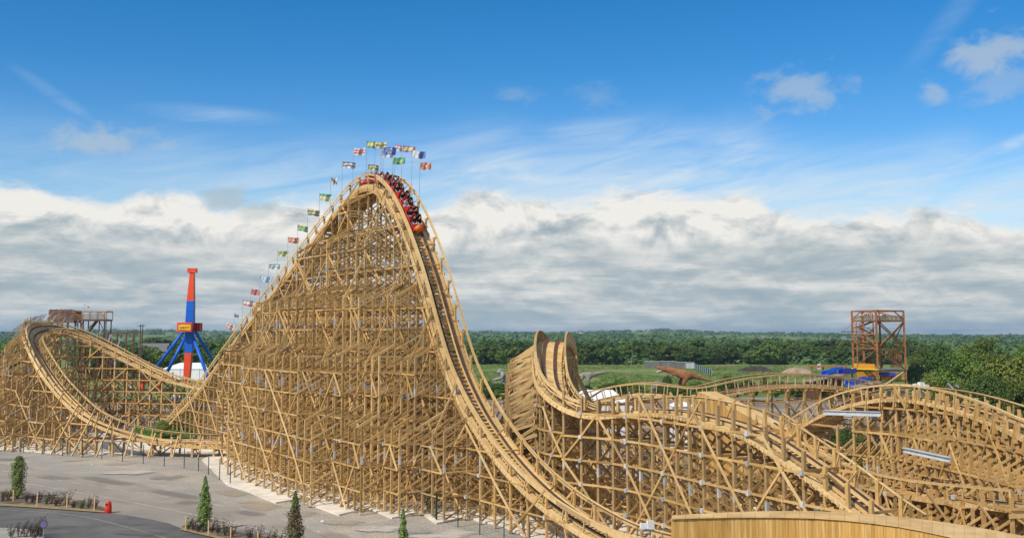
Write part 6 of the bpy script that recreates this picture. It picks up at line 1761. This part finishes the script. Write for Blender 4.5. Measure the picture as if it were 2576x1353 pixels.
# thin veil above the bank, streaks and small clouds
def blob(px, py, rx, ry, rot=0.0):
    dx = M('SUBTRACT', az, AZ(px)); dy = M('SUBTRACT', el, EL(py)); c, s = math.cos(rot), math.sin(rot)
    u = M('ADD', M('MULTIPLY', dx, c), M('MULTIPLY', dy, s)); v = M('SUBTRACT', M('MULTIPLY', dy, c), M('MULTIPLY', dx, s))
    u = M('DIVIDE', u, rx / F); v = M('DIVIDE', v, ry / F)
    return M('SUBTRACT', 1.0, M('SQRT', M('ADD', M('MULTIPLY', u, u), M('MULTIPLY', v, v))))
nV = nse(comb(M('MULTIPLY', M('ADD', az, M('MULTIPLY', el, -1.2)), 1.0), M('MULTIPLY', M('ADD', el, M('MULTIPLY', az, -0.12)), 5.0), 5.0), 11, 8, 0.62, 0.6)
nC = nse(comb(az, M('MULTIPLY', el, 1.5), 20.0), 30, 9, 0.62, 0.3)
veil = M('MULTIPLY', smooth(M('SUBTRACT', M('ADD', elTop, 0.042), el), -0.04, 0.04), lin(nV, 0.30, 0.66, 0.15, 0.95))
veil = M('MULTIPLY', veil, lin(az, AZ(300), AZ(1100), 0.35, 1.0))
streaks = 0.0
for (px, py, rx, ry, rot, amt) in ((2440, 445, 330, 26, 0.36, 0.85), (2330, 480, 420, 75, 0.22, 0.6), (2380, 500, 520, 110, 0.16, 0.75), (1950, 500, 300, 60, 0.1, 0.6), (1560, 335, 420, 60, 0.03, 0.42), (1250, 380, 420, 70, -0.05, 0.36), (520, 305, 240, 34, -0.02, 0.30), (125, 285, 160, 22, -0.55, 0.15), (2420, 90, 200, 40, 0.8, 0.12)):
    s_ = M('MULTIPLY', smooth(blob(px, py, rx, ry, rot), 0.0, 0.9), M('MULTIPLY', lin(nV, 0.32, 0.62, 0.15, 1.0), amt))
    streaks = M('MAXIMUM', streaks, s_)
puffs = 0.0
for (px, py, rx, ry, rot, amt) in ((240, 385, 140, 38, 0.05, 0.62), (2020, 245, 112, 58, 0.15, 0.55), (2510, 190, 120, 62, 0.25, 0.66), (2370, 272, 40, 26, 0.0, 0.5), (1505, 240, 70, 34, 0.0, 0.22), (1310, 228, 60, 26, 0.0, 0.22), (2540, 255, 90, 50, 0.1, 0.35)):
    s_ = M('MULTIPLY', smooth(M('ADD', blob(px, py, rx * 1.25, ry * 1.25, rot), M('MULTIPLY', M('SUBTRACT', nC, 0.5), 2.6)), 0.0, 0.85), amt)
    puffs = M('MAXIMUM', puffs, s_)
dark = 0.0
for (px, py, rx, ry, rot, amt) in ((560, 512, 90, 36, 0.2, 0.75), (650, 538, 70, 30, 0.0, 0.6)):
    s_ = M('MULTIPLY', smooth(M('ADD', blob(px, py, rx, ry, rot), M('MULTIPLY', M('SUBTRACT', nC, 0.5), 2.4)), 0.0, 0.8), amt)
    dark = M('MAXIMUM', dark, s_)
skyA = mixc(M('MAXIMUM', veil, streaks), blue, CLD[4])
skyB = mixc(puffs, skyA, CLD[5])
skyC = mixc(bank, skyB, cc.outputs[0])
skyD = mixc(M('MULTIPLY', dark, 0.85), skyC, CLD[1])
low_haze = smooth(el, EL(730), EL(845))
skyE = mixc(M('MULTIPLY', low_haze, 0.40), skyD, CLD[6])
below = smooth(el, -0.002, -0.03)
skyF = mixc(below, skyE, (0.9, 1.0, 0.8, 1))
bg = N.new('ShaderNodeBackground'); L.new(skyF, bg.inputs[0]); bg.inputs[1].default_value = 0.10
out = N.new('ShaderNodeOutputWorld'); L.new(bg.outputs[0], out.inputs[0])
W.cycles.sampling_method = 'MANUAL'; W.cycles.sample_map_resolution = 512

SC.view_settings.view_transform = 'Standard'; SC.view_settings.look = 'None'
SC.view_settings.exposure = 0.0; SC.view_settings.gamma = 1.0; SC.view_settings.use_curve_mapping = False
SC.cycles.max_bounces = 6; SC.cycles.diffuse_bounces = 3; SC.cycles.transparent_max_bounces = 8

# ------------------------------------------------------------------ air
hz = MB(); hz.box((0, 5480, -16), 19600, 11200, 76)
hm, hnt, hb = newmat('haze_air'); hnt.nodes.remove(hb)
pv = hnt.nodes.new('ShaderNodeVolumePrincipled'); pv.inputs['Color'].default_value = (0.55, 0.76, 1.0, 1); pv.inputs['Density'].default_value = HAZE; pv.inputs['Anisotropy'].default_value = 0.2
hnt.links.new(pv.outputs[0], hnt.nodes['Material Output'].inputs['Volume'])
ho_ = hz.build('haze', hm); ho_['kind'] = 'stuff'
SC.cycles.volume_bounces = 0
